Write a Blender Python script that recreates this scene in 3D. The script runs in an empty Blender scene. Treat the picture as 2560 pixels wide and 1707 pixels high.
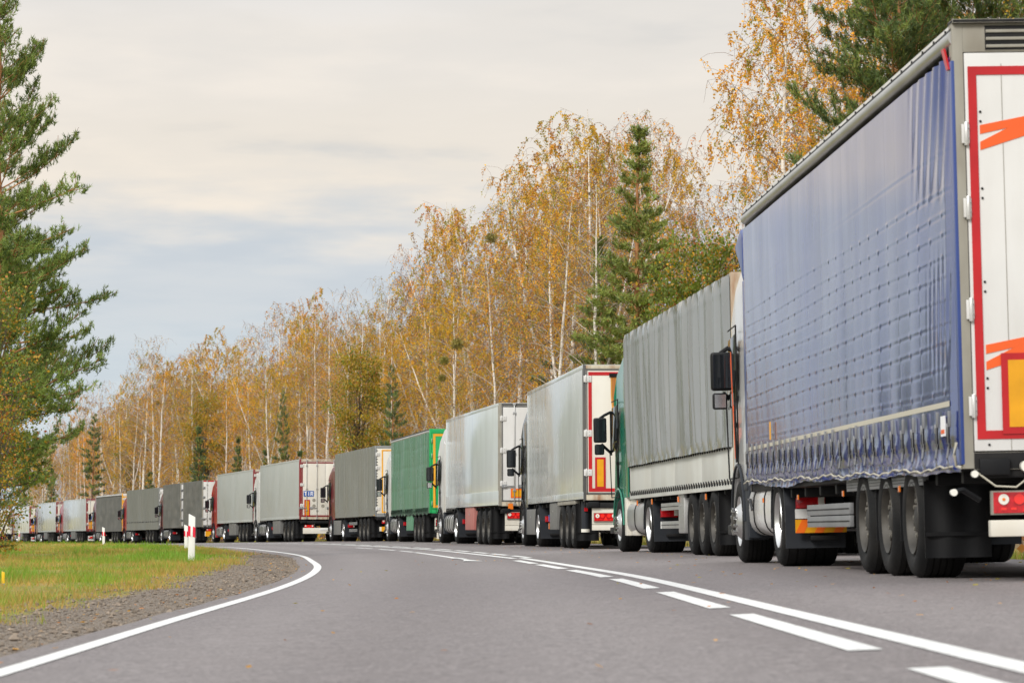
import bpy, bmesh, math, random
import numpy as np
from mathutils import Vector, Matrix

R = math.radians
sc = bpy.context.scene
col = sc.collection
random.seed(7)

# ------------------------------------------------------------------ camera, sky, sun, exposure
cd = bpy.data.cameras.new("camera")
cam = bpy.data.objects.new("camera", cd)
col.objects.link(cam)
cam.location = (0, 0, 0)
cam.rotation_euler = (R(90 + 3.575), 0, 0)
cd.sensor_width = 36.0
cd.lens = 111.7
cd.clip_start = 0.1
cd.clip_end = 6000
cd.dof.use_dof = True
cd.dof.focus_distance = 70.0
cd.dof.aperture_fstop = 7.5
cd.dof.aperture_blades = 9
sc.camera = cam

SUN_EL, SUN_AZ = 34.0, 214.0          # degrees; azimuth measured from +Y towards +X (behind the camera, to the left)
world = bpy.data.worlds.new("World")
sc.world = world
world.use_nodes = True
wn, wl = world.node_tree.nodes, world.node_tree.links
wn.clear()
w_out = wn.new('ShaderNodeOutputWorld')
w_bg = wn.new('ShaderNodeBackground')
w_bg.inputs['Strength'].default_value = 0.1
w_sky = wn.new('ShaderNodeTexSky')
w_sky.sky_type = 'NISHITA'
w_sky.sun_disc = False
w_sky.sun_elevation = R(SUN_EL)
w_sky.sun_rotation = R(SUN_AZ)
w_sky.air_density = 1.5
w_sky.dust_density = 3.0


def wmath(op, a, b=None, clamp=False):
    n = wn.new('ShaderNodeMath')
    n.operation = op
    n.use_clamp = clamp
    for i, v in enumerate((a, b)):
        if v is None:
            continue
        if isinstance(v, (int, float)):
            n.inputs[i].default_value = v
        else:
            wl.new(v, n.inputs[i])
    return n.outputs[0]


w_tc = wn.new('ShaderNodeTexCoord')
w_sep = wn.new('ShaderNodeSeparateXYZ')
wl.new(w_tc.outputs['Generated'], w_sep.inputs[0])
zc = wmath('MAXIMUM', w_sep.outputs[2], 0.0)
den = wmath('ADD', zc, 0.10)
w_comb = wn.new('ShaderNodeCombineXYZ')
wl.new(wmath('DIVIDE', w_sep.outputs[0], den), w_comb.inputs[0])
wl.new(wmath('DIVIDE', w_sep.outputs[1], den), w_comb.inputs[1])


def wnoise(scale, detail, rough, loc):
    mp = wn.new('ShaderNodeMapping')
    mp.inputs['Location'].default_value = loc
    wl.new(w_comb.outputs[0], mp.inputs[0])
    n = wn.new('ShaderNodeTexNoise')
    n.inputs['Scale'].default_value = scale
    n.inputs['Detail'].default_value = detail
    n.inputs['Roughness'].default_value = rough
    wl.new(mp.outputs[0], n.inputs['Vector'])
    return n.outputs[0]


n_big = wnoise(0.55, 4, 0.5, (3.1, 0.4, 0))
n_mid = wnoise(1.7, 5, 0.55, (7.7, 2.2, 0))
n_fine = wnoise(5.0, 4, 0.5, (1.3, 9.0, 0))


def wramp(src, stops):
    r = wn.new('ShaderNodeValToRGB')
    r.color_ramp.interpolation = 'EASE'
    els = r.color_ramp.elements
    els[0].position, els[0].color = stops[0][0], (*stops[0][1], 1)
    els[1].position, els[1].color = stops[-1][0], (*stops[-1][1], 1)
    for p, c in stops[1:-1]:
        e = els.new(p)
        e.color = (*c, 1)
    wl.new(src, r.inputs[0])
    return r.outputs[0]


# the cloud deck: thin blue grey low over the wood, a warm cream break above it, pale grey higher up
mixv = wmath('ADD', wmath('MULTIPLY', n_big, 0.45), wmath('ADD', wmath('MULTIPLY', n_mid, 0.37), wmath('MULTIPLY', n_fine, 0.18)))
elev = wmath('ADD', zc, wmath('MULTIPLY', wmath('SUBTRACT', mixv, 0.5), 0.13))
deck = wramp(elev, [(0.0, (0.66, 0.745, 0.81)), (0.055, (0.625, 0.695, 0.75)), (0.092, (0.61, 0.66, 0.715)),
                    (0.118, (0.87, 0.80, 0.715)), (0.16, (0.83, 0.785, 0.735)), (0.185, (0.77, 0.76, 0.755)), (0.225, (0.86, 0.80, 0.735)),
                    (0.36, (0.72, 0.735, 0.75)), (1.0, (0.72, 0.74, 0.765))])
puff = wramp(mixv, [(0.38, (0.83, 0.865, 0.91)), (0.49, (0.98, 0.985, 0.99)), (0.60, (1.08, 1.06, 1.035))])
w_mul = wn.new('ShaderNodeMix')
w_mul.data_type = 'RGBA'
w_mul.blend_type = 'MULTIPLY'
w_mul.inputs[0].default_value = 1.0
wl.new(deck, w_mul.inputs[6])
wl.new(puff, w_mul.inputs[7])
# an overcast deck is brighter overhead than along the horizon
lift = wmath('ADD', 1.0, wmath('MULTIPLY', wmath('MULTIPLY', wmath('SUBTRACT', zc, 0.26), 2.0, True), 1.1))
w_sc = wn.new('ShaderNodeVectorMath')
w_sc.operation = 'SCALE'
wl.new(w_mul.outputs[2], w_sc.inputs[0])
wl.new(wmath('MULTIPLY', lift, 8.2), w_sc.inputs['Scale'])
w_mix = wn.new('ShaderNodeMix')
w_mix.data_type = 'RGBA'
w_mix.inputs[0].default_value = 0.96
wl.new(w_sky.outputs[0], w_mix.inputs[6])
wl.new(w_sc.outputs[0], w_mix.inputs[7])
wl.new(w_mix.outputs[2], w_bg.inputs[0])
wl.new(w_bg.outputs[0], w_out.inputs[0])

sd = bpy.data.lights.new("sun", 'SUN')
sd.energy = 2.1
sd.angle = R(18)
sd.color = (1.0, 0.965, 0.91)
sun = bpy.data.objects.new("sun", sd)
col.objects.link(sun)
_d = Vector((math.cos(R(SUN_EL)) * math.sin(R(SUN_AZ)), math.cos(R(SUN_EL)) * math.cos(R(SUN_AZ)), math.sin(R(SUN_EL))))
sun.rotation_euler = _d.to_track_quat('Z', 'Y').to_euler()
sun.location = _d * 60

sc.view_settings.view_transform = 'Standard'
sc.view_settings.look = 'None'
sc.view_settings.gamma = 1.0
sc.view_settings.exposure = 0.30
sc.cycles.max_bounces = 6
sc.cycles.transparent_max_bounces = 8
sc.cycles.use_denoising = True


# ------------------------------------------------------------------ helpers
def tag(o, label=None, cat=None, group=None, kind=None):
    for k, v in (('label', label), ('category', cat), ('group', group), ('kind', kind)):
        if v:
            o[k] = v
    return o


def empty(name, loc=(0, 0, 0)):
    o = bpy.data.objects.new(name, None)
    o.empty_display_size = 0.3
    o.location = loc
    col.objects.link(o)
    return o


def mat(name, c, rough=0.5, metal=0.0, coat=0.0, var=0.0, vscale=(1.5, 1.5, 1.5), dirt=None, bump=None, spec=0.5, rvar=0.0, trans=0.0, rand=0.0):
    """Principled material; var = brightness mottling, dirt = (colour, amount, scale xyz), bump = (scale, strength)."""
    m = bpy.data.materials.new(name)
    m.use_nodes = True
    nt = m.node_tree
    b = nt.nodes['Principled BSDF']
    b.inputs['Base Color'].default_value = (*c, 1)
    b.inputs['Roughness'].default_value = rough
    b.inputs['Metallic'].default_value = metal
    b.inputs['Coat Weight'].default_value = coat
    b.inputs['Coat Roughness'].default_value = 0.08
    b.inputs['Specular IOR Level'].default_value = spec
    tc = nt.nodes.new('ShaderNodeTexCoord')

    def noise(scale, detail=4, k=1.0):
        mp = nt.nodes.new('ShaderNodeMapping')
        mp.inputs['Scale'].default_value = scale
        nt.links.new(tc.outputs['Object'], mp.inputs[0])
        n = nt.nodes.new('ShaderNodeTexNoise')
        n.inputs['Scale'].default_value = k
        n.inputs['Detail'].default_value = detail
        nt.links.new(mp.outputs[0], n.inputs['Vector'])
        return n.outputs[0]
    cur = None
    if var > 0 or rand > 0:
        hs = nt.nodes.new('ShaderNodeHueSaturation')
        hs.inputs['Color'].default_value = (*c, 1)
        if var > 0:
            mr = nt.nodes.new('ShaderNodeMapRange')
            mr.inputs[1].default_value, mr.inputs[2].default_value = 0.3, 0.7
            mr.inputs[3].default_value, mr.inputs[4].default_value = 1 - var, 1 + var
            nt.links.new(noise(vscale), mr.inputs[0])
            val = mr.outputs[0]
            if rand > 0:
                oi = nt.nodes.new('ShaderNodeObjectInfo')
                m2 = nt.nodes.new('ShaderNodeMapRange')
                m2.inputs[3].default_value, m2.inputs[4].default_value = 1 - rand, 1 + rand
                nt.links.new(oi.outputs['Random'], m2.inputs[0])
                mm = nt.nodes.new('ShaderNodeMath')
                mm.operation = 'MULTIPLY'
                nt.links.new(val, mm.inputs[0])
                nt.links.new(m2.outputs[0], mm.inputs[1])
                val = mm.outputs[0]
                m3 = nt.nodes.new('ShaderNodeMapRange')
                m3.inputs[3].default_value, m3.inputs[4].default_value = 0.5 - rand * 0.11, 0.5 + rand * 0.11
                fr = nt.nodes.new('ShaderNodeMath')
                fr.operation = 'FRACT'
                m4 = nt.nodes.new('ShaderNodeMath')
                m4.operation = 'MULTIPLY'
                m4.inputs[1].default_value = 17.3
                nt.links.new(oi.outputs['Random'], m4.inputs[0])
                nt.links.new(m4.outputs[0], fr.inputs[0])
                nt.links.new(fr.outputs[0], m3.inputs[0])
                nt.links.new(m3.outputs[0], hs.inputs['Hue'])
            nt.links.new(val, hs.inputs['Value'])
        cur = hs.outputs[0]
    if dirt:
        dc, amt, ds = dirt
        mx = nt.nodes.new('ShaderNodeMix')
        mx.data_type = 'RGBA'
        mr = nt.nodes.new('ShaderNodeMapRange')
        mr.inputs[1].default_value, mr.inputs[2].default_value = 0.42, 0.72
        mr.inputs[3].default_value, mr.inputs[4].default_value = 0.0, amt
        nt.links.new(noise(ds, 6), mr.inputs[0])
        nt.links.new(mr.outputs[0], mx.inputs[0])
        mx.inputs[6].default_value = (*c, 1)
        if cur is not None:
            nt.links.new(cur, mx.inputs[6])
        mx.inputs[7].default_value = (*dc, 1)
        cur = mx.outputs[2]
    if cur is not None:
        nt.links.new(cur, b.inputs['Base Color'])
    if rvar > 0:
        mr = nt.nodes.new('ShaderNodeMapRange')
        mr.inputs[1].default_value, mr.inputs[2].default_value = 0.3, 0.7
        mr.inputs[3].default_value, mr.inputs[4].default_value = max(0.02, rough - rvar), rough + rvar
        nt.links.new(noise((1.1, 1.1, 0.5), 5), mr.inputs[0])
        nt.links.new(mr.outputs[0], b.inputs['Roughness'])
    if bump:
        bp = nt.nodes.new('ShaderNodeBump')
        bp.inputs['Strength'].default_value = bump[1]
        bp.inputs['Distance'].default_value = 0.02
        s = bump[0] if isinstance(bump[0], tuple) else (bump[0],) * 3
        nt.links.new(noise(s, 3), bp.inputs['Height'])
        nt.links.new(bp.outputs[0], b.inputs['Normal'])
    if trans > 0:
        out = nt.nodes['Material Output']
        tr = nt.nodes.new('ShaderNodeBsdfTranslucent')
        tr.inputs[0].default_value = (*c, 1)
        if cur is not None:
            nt.links.new(cur, tr.inputs[0])
        ms = nt.nodes.new('ShaderNodeMixShader')
        ms.inputs[0].default_value = trans
        nt.links.new(b.outputs[0], ms.inputs[1])
        nt.links.new(tr.outputs[0], ms.inputs[2])
        nt.links.new(ms.outputs[0], out.inputs[0])
    return m


class MB:
    """Collects shapes and links them as ONE mesh object."""

    def __init__(self):
        self.v, self.f, self.m, self.mats = [], [], [], []

    def mi(self, m):
        if m not in self.mats:
            self.mats.append(m)
        return self.mats.index(m)

    def add(self, vs, fs, m):
        n = len(self.v)
        self.v += [tuple(map(float, p)) for p in vs]
        self.f += [tuple(i + n for i in f) for f in fs]
        self.m += [self.mi(m)] * len(fs)
        return self

    def box(self, x0, x1, y0, y1, z0, z1, m):
        vs = [(x0, y0, z0), (x1, y0, z0), (x1, y1, z0), (x0, y1, z0), (x0, y0, z1), (x1, y0, z1), (x1, y1, z1), (x0, y1, z1)]
        fs = [(0, 3, 2, 1), (4, 5, 6, 7), (0, 1, 5, 4), (1, 2, 6, 5), (2, 3, 7, 6), (3, 0, 4, 7)]
        return self.add(vs, fs, m)

    def prism(self, pts, axis, a, b, m):
        """2-D outline extruded along an axis: 'x' takes (y,z), 'y' takes (x,z), 'z' takes (x,y)."""
        n = len(pts)
        def P(p, t):
            return {'x': (t, p[0], p[1]), 'y': (p[0], t, p[1]), 'z': (p[0], p[1], t)}[axis]
        vs = [P(p, a) for p in pts] + [P(p, b) for p in pts]
        fs = [tuple(range(n - 1, -1, -1)), tuple(range(n, 2 * n))] + [(i, (i + 1) % n, (i + 1) % n + n, i + n) for i in range(n)]
        return self.add(vs, fs, m)

    def cyl(self, c, axis, r, h, m, n=20, r2=None):
        r2 = r if r2 is None else r2
        vs = []
        for k, rr in ((0, r), (h, r2)):
            for i in range(n):
                a = 2 * math.pi * i / n
                p, q = rr * math.cos(a), rr * math.sin(a)
                vs.append({'x': (c[0] + k, c[1] + p, c[2] + q), 'y': (c[0] + p, c[1] + k, c[2] + q), 'z': (c[0] + p, c[1] + q, c[2] + k)}[axis])
        fs = [tuple(range(n)), tuple(range(2 * n - 1, n - 1, -1))] + [(i, i + n, (i + 1) % n + n, (i + 1) % n) for i in range(n)]
        return self.add(vs, fs, m)

    def tube(self, pts, r, m, n=6):
        pts = [Vector(p) for p in pts]
        vs, fs = [], []
        for i, p in enumerate(pts):
            d = (pts[min(i + 1, len(pts) - 1)] - pts[max(i - 1, 0)]).normalized()
            u = d.cross(Vector((0, 0, 1)))
            if u.length < 1e-3:
                u = d.cross(Vector((1, 0, 0)))
            u.normalize()
            w = d.cross(u)
            for k in range(n):
                a = 2 * math.pi * k / n
                vs.append(p + (u * math.cos(a) + w * math.sin(a)) * r)
        for i in range(len(pts) - 1):
            for k in range(n):
                fs.append((i * n + k, i * n + (k + 1) % n, (i + 1) * n + (k + 1) % n, (i + 1) * n + k))
        fs += [tuple(range(n - 1, -1, -1)), tuple(range((len(pts) - 1) * n, len(pts) * n))]
        return self.add(vs, fs, m)

    def lathe(self, prof, m, n=32, axis='x', c=(0, 0, 0)):
        """prof: (along-axis, radius) pairs; m a material or one per segment."""
        base = len(self.v)
        for a, r in prof:
            for i in range(n):
                t = 2 * math.pi * i / n
                p, q = r * math.cos(t), r * math.sin(t)
                self.v.append({'x': (c[0] + a, c[1] + p, c[2] + q), 'y': (c[0] + p, c[1] + a, c[2] + q), 'z': (c[0] + p, c[1] + q, c[2] + a)}[axis])
        for j in range(len(prof) - 1):
            mm = m[j] if isinstance(m, list) else m
            for i in range(n):
                self.f.append((base + j * n + i, base + (j + 1) * n + i, base + (j + 1) * n + (i + 1) % n, base + j * n + (i + 1) % n))
                self.m.append(self.mi(mm))
        return self

    def mesh(self, name, bevel=0.0, smooth=35, seg=2):
        me = bpy.data.meshes.new(name)
        me.from_pydata(self.v, [], self.f)
        for m in self.mats:
            me.materials.append(m)
        me.polygons.foreach_set('material_index', self.m)
        bm = bmesh.new()
        bm.from_mesh(me)
        bmesh.ops.recalc_face_normals(bm, faces=bm.faces)
        if bevel > 0:
            es = [e for e in bm.edges if len(e.link_faces) == 2 and e.calc_face_angle(0) > R(28)]
            bmesh.ops.bevel(bm, geom=es, offset=bevel, segments=seg, profile=0.6, affect='EDGES', clamp_overlap=True)
        bm.to_mesh(me)
        bm.free()
        if smooth:
            me.shade_smooth()
            me.set_sharp_from_angle(angle=R(smooth))
        return me

    def build(self, name, parent=None, bevel=0.0, smooth=35, seg=2):
        return link(name, self.mesh(name, bevel, smooth, seg), parent)


def link(name, me, parent=None, loc=None, rot=None):
    o = bpy.data.objects.new(name, me)
    col.objects.link(o)
    if parent is not None:
        o.parent = parent
    if loc is not None:
        o.location = loc
    if rot is not None:
        o.rotation_euler = rot
    return o


def copy_tree(o, parent=None):
    c = o.copy()
    col.objects.link(c)
    c.parent = parent
    for ch in list(o.children):
        copy_tree(ch, c)
    return c


class Acc:
    """numpy accumulator for foliage: quads and triangles with a material index."""

    def __init__(self):
        self.V, self.Q, self.T, self.mq, self.mt, self.n = [], [], [], [], [], 0

    def quads(self, P, m):
        P = np.asarray(P, float)
        k = len(P)
        if k == 0:
            return
        self.V.append(P.reshape(-1, 3))
        self.Q.append(np.arange(k * 4).reshape(k, 4) + self.n)
        self.mq.append(np.broadcast_to(np.asarray(m), (k,)))
        self.n += k * 4

    def tris(self, P, m):
        P = np.asarray(P, float)
        k = len(P)
        if k == 0:
            return
        self.V.append(P.reshape(-1, 3))
        self.T.append(np.arange(k * 3).reshape(k, 3) + self.n)
        self.mt.append(np.broadcast_to(np.asarray(m), (k,)))
        self.n += k * 3

    def tube(self, pts, rad, m, n=4):
        pts = np.asarray(pts, float)
        k = len(pts)
        d = np.gradient(pts, axis=0)
        d /= np.linalg.norm(d, axis=1)[:, None] + 1e-9
        ref = np.where(np.abs(d[:, 2:3]) > 0.9, np.array([[1.0, 0, 0]]), np.array([[0, 0, 1.0]]))
        u = np.cross(d, ref)
        u /= np.linalg.norm(u, axis=1)[:, None] + 1e-9
        w = np.cross(d, u)
        a = np.linspace(0, 2 * np.pi, n, endpoint=False)
        rad = np.broadcast_to(np.asarray(rad, float), (k,))
        V = pts[:, None] + (u[:, None] * np.cos(a)[None, :, None] + w[:, None] * np.sin(a)[None, :, None]) * rad[:, None, None]
        i = np.arange(k - 1)[:, None] * n
        j = np.arange(n)[None]
        Q = np.stack([i + j, i + (j + 1) % n, i + n + (j + 1) % n, i + n + j], -1).reshape(-1, 4) + self.n
        self.V.append(V.reshape(-1, 3))
        self.Q.append(Q)
        self.mq.append(np.full(len(Q), m))
        self.n += k * n

    def mesh(self, name, mats, smooth=False):
        V = np.concatenate(self.V)
        Q = np.concatenate(self.Q) if self.Q else np.zeros((0, 4), int)
        T = np.concatenate(self.T) if self.T else np.zeros((0, 3), int)
        me = bpy.data.meshes.new(name)
        me.vertices.add(len(V))
        me.vertices.foreach_set('co', V.astype(np.float32).ravel())
        me.loops.add(Q.size + T.size)
        me.loops.foreach_set('vertex_index', np.concatenate([Q.ravel(), T.ravel()]).astype(np.int32))
        me.polygons.add(len(Q) + len(T))
        me.polygons.foreach_set('loop_start', np.concatenate([np.arange(len(Q)) * 4, Q.size + np.arange(len(T)) * 3]).astype(np.int32))
        mi = np.concatenate(([np.concatenate(self.mq)] if self.mq else []) + ([np.concatenate(self.mt)] if self.mt else []))
        for m in mats:
            me.materials.append(m)
        me.polygons.foreach_set('material_index', mi.astype(np.int32))
        me.update(calc_edges=True)
        if smooth:
            me.shade_smooth()
        return me


def spline(xk, yk):
    xk, yk = np.array(xk, float), np.array(yk, float)
    n = len(xk)
    h = np.diff(xk)
    A, b = np.zeros((n, n)), np.zeros(n)
    A[0, 0] = A[-1, -1] = 1
    for i in range(1, n - 1):
        A[i, i - 1], A[i, i], A[i, i + 1] = h[i - 1], 2 * (h[i - 1] + h[i]), h[i]
        b[i] = 6 * ((yk[i + 1] - yk[i]) / h[i] - (yk[i] - yk[i - 1]) / h[i - 1])
    M = np.linalg.solve(A, b)

    def f(x):
        x = np.asarray(x, float)
        xx = np.clip(x, xk[0], xk[-1])
        i = np.clip(np.searchsorted(xk, xx) - 1, 0, n - 2)
        t, hh = xx - xk[i], h[i]
        r = yk[i] + t * ((yk[i + 1] - yk[i]) / hh - hh * (2 * M[i] + M[i + 1]) / 6) + t * t * M[i] / 2 + t ** 3 * (M[i + 1] - M[i]) / (6 * hh)
        s1 = (yk[-1] - yk[-2]) / h[-1]
        return r + np.where(x > xk[-1], (x - xk[-1]) * s1, 0)
    return f


def vnoise(x, y, seed=0):
    """smooth value noise in [0,1]"""
    x, y = np.asarray(x, float), np.asarray(y, float)
    xi, yi = np.floor(x), np.floor(y)
    fx, fy = x - xi, y - yi
    fx, fy = fx * fx * (3 - 2 * fx), fy * fy * (3 - 2 * fy)

    def h(a, b):
        s = np.sin(a * 127.1 + b * 311.7 + seed * 74.7) * 43758.5453
        return s - np.floor(s)
    return (h(xi, yi) * (1 - fx) + h(xi + 1, yi) * fx) * (1 - fy) + (h(xi, yi + 1) * (1 - fx) + h(xi + 1, yi + 1) * fx) * fy


# ------------------------------------------------------------------ lie of the land (metres; camera at the origin, looking along +Y)
# xt: the line the lorries' left wheels stand on; zt: height of the road there; u = sideways distance from that line
xt = spline([-40, 0, 23, 40, 58, 69, 82.5, 103, 125.5, 146, 167.6, 188, 220, 242, 269, 298, 322, 359, 400, 520],
            [3.8, 3.5, 3.22, 2.8, 2.1, 1.45, .4, -2.05, -4.95, -8.3, -12.9, -17.2, -24., -29., -35.6, -42.2, -48., -56.6, -65.9, -94])
zt = spline([-40, 0, 25, 50, 73, 95, 116, 136, 160, 185, 212, 260, 320, 400, 520, 700],
            [-.38, -.33, -.30, -.23, -.19, -.13, -.08, -.06, -.08, -.13, -.2, -.27, -.32, -.36, -.4, -.4])
uc = spline([-40, 0, 20, 33, 39, 54, 74, 93, 105, 138, 200, 520], [-1.81, -1.81, -1.82, -1.84, -1.95, -2.13, -2.22, -2.22, -2.25, -2.22, -2.2, -2.2])
ue = spline([-40, 5, 12.8, 21, 31, 40, 46, 53, 62, 80, 101, 125, 151, 200, 300, 520], [-5.4, -5.42, -5.44, -5.49, -5.41, -5.4, -5.46, -5.57, -5.74, -5.88, -5.88, -5.9, -5.78, -5.65, -5.6, -5.6])


def zgrass(Y):
    return np.interp(Y, [-40, 20, 30, 40, 61, 90, 115, 159, 200, 240, 300, 400, 600], [-.66, -.63, -.58, -.5, -.38, -.34, -.3, -.225, -.215, -.255, -.33, -.36, -.4])


def zroad(u, Y):
    return zt(Y) + np.where(u < 0, 0.04 * u, 0.012 * u)


def zland(u, Y):
    u, Y = np.asarray(u, float), np.asarray(Y, float)
    ea = ue(Y) - 0.25
    onroad = zroad(np.clip(u, -30, 30), Y) - 0.035
    t = np.clip((ea - 0.1 - u) / 2.3, 0, 1)
    t = t * t * (3 - 2 * t)
    rough = (vnoise(u * 0.9, Y * 0.35, 3) - 0.5) * 0.10 * np.clip((ea - u - 1.0) / 2, 0, 1)
    left = zroad(ea, Y) * (1 - t) + zgrass(Y) * t - 0.035 * (1 - t) + rough
    r = np.clip((u - 3.4) / 3.0, 0, 1)
    right = zroad(3.4, Y) - 0.035 - 0.18 * np.sin(np.pi * r) + 0.10 * r + (vnoise(u * .5, Y * .2, 5) - .5) * .25 * r
    return np.where(u < ea - 0.1, left, np.where(u > 3.4, right, onroad))


def land(x, y):
    return float(zland(x - xt(y), y))


# ------------------------------------------------------------------ ground, road and markings
def grid_mesh(name, P, mats, attr=None):
    """P: (rows, cols, 3)"""
    r, c = P.shape[:2]
    i = np.arange(r - 1)[:, None] * c
    j = np.arange(c - 1)[None]
    Q = np.stack([i + j, i + j + 1, i + c + j + 1, i + c + j], -1).reshape(-1, 4)
    a = Acc()
    a.V, a.Q, a.mq, a.n = [P.reshape(-1, 3)], [Q], [np.zeros(len(Q), int)], r * c
    me = a.mesh(name, mats, smooth=True)
    if attr is not None:
        at = me.attributes.new('zone', 'FLOAT', 'POINT')
        at.data.foreach_set('value', attr.ravel().astype(np.float32))
    return me


def node_mat(name):
    m = bpy.data.materials.new(name)
    m.use_nodes = True
    nt = m.node_tree
    return m, nt, nt.nodes['Principled BSDF']


def nd(nt, typ, **kw):
    n = nt.nodes.new(typ)
    for k, v in kw.items():
        if k in n.inputs:
            n.inputs[k].default_value = v
        else:
            setattr(n, k, v)
    return n


def ramp(nt, src, stops, interp='LINEAR'):
    r = nt.nodes.new('ShaderNodeValToRGB')
    r.color_ramp.interpolation = interp
    els = r.color_ramp.elements
    els[0].position, els[0].color = stops[0][0], (*stops[0][1], 1)
    els[1].position, els[1].color = stops[-1][0], (*stops[-1][1], 1)
    for p, c in stops[1:-1]:
        e = els.new(p)
        e.color = (*c, 1)
    nt.links.new(src, r.inputs[0])
    return r.outputs[0]


def mixc(nt, f, a, b, blend='MIX'):
    n = nt.nodes.new('ShaderNodeMix')
    n.data_type = 'RGBA'
    n.blend_type = blend
    for s, v in ((0, f), (6, a), (7, b)):
        if isinstance(v, (int, float)):
            n.inputs[s].default_value = v
        elif isinstance(v, tuple):
            n.inputs[s].default_value = (*v, 1)
        else:
            nt.links.new(v, n.inputs[s])
    return n.outputs[2]


def mth(nt, op, a, b):
    n = nt.nodes.new('ShaderNodeMath')
    n.operation = op
    for i, v in enumerate((a, b)):
        if isinstance(v, (int, float)):
            n.inputs[i].default_value = v
        else:
            nt.links.new(v, n.inputs[i])
    return n.outputs[0]


def pos_noise(nt, scale, detail=4, rough=0.5, stretch=(1, 1, 1)):
    g = nt.nodes.new('ShaderNodeNewGeometry')
    mp = nd(nt, 'ShaderNodeMapping')
    mp.inputs['Scale'].default_value = stretch
    nt.links.new(g.outputs['Position'], mp.inputs[0])
    n = nd(nt, 'ShaderNodeTexNoise', Scale=scale, Detail=detail, Roughness=rough)
    nt.links.new(mp.outputs[0], n.inputs['Vector'])
    return n.outputs[0]


# ground: zone 0 = gravel shoulder, 1 = mown grass, 2 = leaf litter under the trees
m_ground, nt, bs = node_mat('ground_mix')
at = nd(nt, 'ShaderNodeAttribute', attribute_name='zone')
gn = pos_noise(nt, 14, 6, 0.7)
gn2 = pos_noise(nt, 60, 4, 0.7)
gn3 = pos_noise(nt, 1.3, 4, 0.6, (1, 0.5, 1))
grav = ramp(nt, mth(nt, 'ADD', mth(nt, 'MULTIPLY', gn, 0.6), mth(nt, 'MULTIPLY', gn2, 0.4)),
            [(0.38, (0.045, 0.035, 0.026)), (0.49, (0.185, 0.148, 0.112)), (0.60, (0.30, 0.25, 0.20))])
gras = ramp(nt, mth(nt, 'ADD', mth(nt, 'MULTIPLY', gn3, 0.6), mth(nt, 'MULTIPLY', gn, 0.4)),
            [(0.36, (0.12, 0.17, 0.02)), (0.50, (0.26, 0.22, 0.04)), (0.62, (0.33, 0.22, 0.06))])
litt = ramp(nt, gn, [(0.35, (0.06, 0.045, 0.02)), (0.50, (0.20, 0.13, 0.05)), (0.65, (0.30, 0.20, 0.08))])
zz = mth(nt, 'ADD', at.outputs['Fac'], mth(nt, 'MULTIPLY', mth(nt, 'SUBTRACT', gn3, 0.5), 0.9))
f1 = ramp(nt, zz, [(0.42, (0, 0, 0)), (0.58, (1, 1, 1))])
f2 = ramp(nt, mth(nt, 'SUBTRACT', zz, 1.0), [(0.42, (0, 0, 0)), (0.58, (1, 1, 1))])
nt.links.new(mixc(nt, f2, mixc(nt, f1, grav, gras), litt), bs.inputs['Base Color'])
bs.inputs['Roughness'].default_value = 0.95
bp = nd(nt, 'ShaderNodeBump', Strength=0.9, Distance=0.05)
nt.links.new(gn, bp.inputs['Height'])
nt.links.new(bp.outputs[0], bs.inputs['Normal'])

Yg = np.concatenate([np.linspace(-60, 4, 12), np.linspace(6, 130, 249), np.linspace(132, 420, 145), np.linspace(440, 2500, 40)])
Ug = np.concatenate([[-900, -400, -200, -110, -70, -50], np.linspace(-40, -12, 29), np.linspace(-11.5, -5, 53), np.linspace(-4, 3, 8), np.linspace(3.4, 9, 18), np.linspace(10, 60, 26), [80, 120, 220, 450, 900]])
UU, YY = np.meshgrid(Ug, Yg)
zone = np.where(UU < 0, np.clip((ue(YY) - 1.55 - UU) / 0.8 + 0.5 + 0.25 * np.clip((YY - 60) / 40, 0, 1), 0, 1), np.clip((UU - 2.9) / 0.5, 0, 1) + np.clip((UU - 6) / 3, 0, 1))
P = np.stack([xt(YY) + UU, YY, zland(UU, YY)], -1)
tag(link('ground', grid_mesh('ground', P, [m_ground], zone)), 'roadside ground with gravel shoulder, mown grass and leaf litter', 'ground', kind='structure')

m_road, nt, bs = node_mat('asphalt')
a1 = pos_noise(nt, 42, 5, 0.8)
a2 = pos_noise(nt, 1.1, 4, 0.6, (1, 0.35, 1))
a3 = pos_noise(nt, 28, 4, 0.7)
base = ramp(nt, a1, [(0.34, (0.085, 0.075, 0.074)), (0.5, (0.212, 0.189, 0.184)), (0.64, (0.41, 0.37, 0.36))])
base = mixc(nt, mth(nt, 'MULTIPLY', ramp(nt, a2, [(0.35, (0, 0, 0)), (0.7, (1, 1, 1))]), 0.30), base, (0.235, 0.205, 0.197))
a4 = pos_noise(nt, 9, 5, 0.75)
base = mixc(nt, 1.0, base, ramp(nt, a4, [(0.34, (0.70, 0.69, 0.69)), (0.66, (1.0, 1.0, 1.0))]), 'MULTIPLY')
base = mixc(nt, mth(nt, 'MULTIPLY', ramp(nt, a3, [(0.5, (0, 0, 0)), (0.75, (1, 1, 1))]), 0.35), base, (0.13, 0.115, 0.115))
ru_ = nd(nt, 'ShaderNodeAttribute', attribute_name='zone')
trk = mth(nt, 'COSINE', mth(nt, 'MULTIPLY', mth(nt, 'ADD', ru_.outputs['Fac'], 3.85), 3.5), 0.0)
trk = mth(nt, 'MULTIPLY', trk, a2)
base = mixc(nt, 1.0, base, ramp(nt, mth(nt, 'ADD', mth(nt, 'MULTIPLY', trk, 0.5), 0.5), [(0.2, (1.0, 1.0, 1.0)), (0.8, (0.84, 0.83, 0.83))]), 'MULTIPLY')
nt.links.new(base, bs.inputs['Base Color'])
bs.inputs['Roughness'].default_value = 0.72
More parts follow.
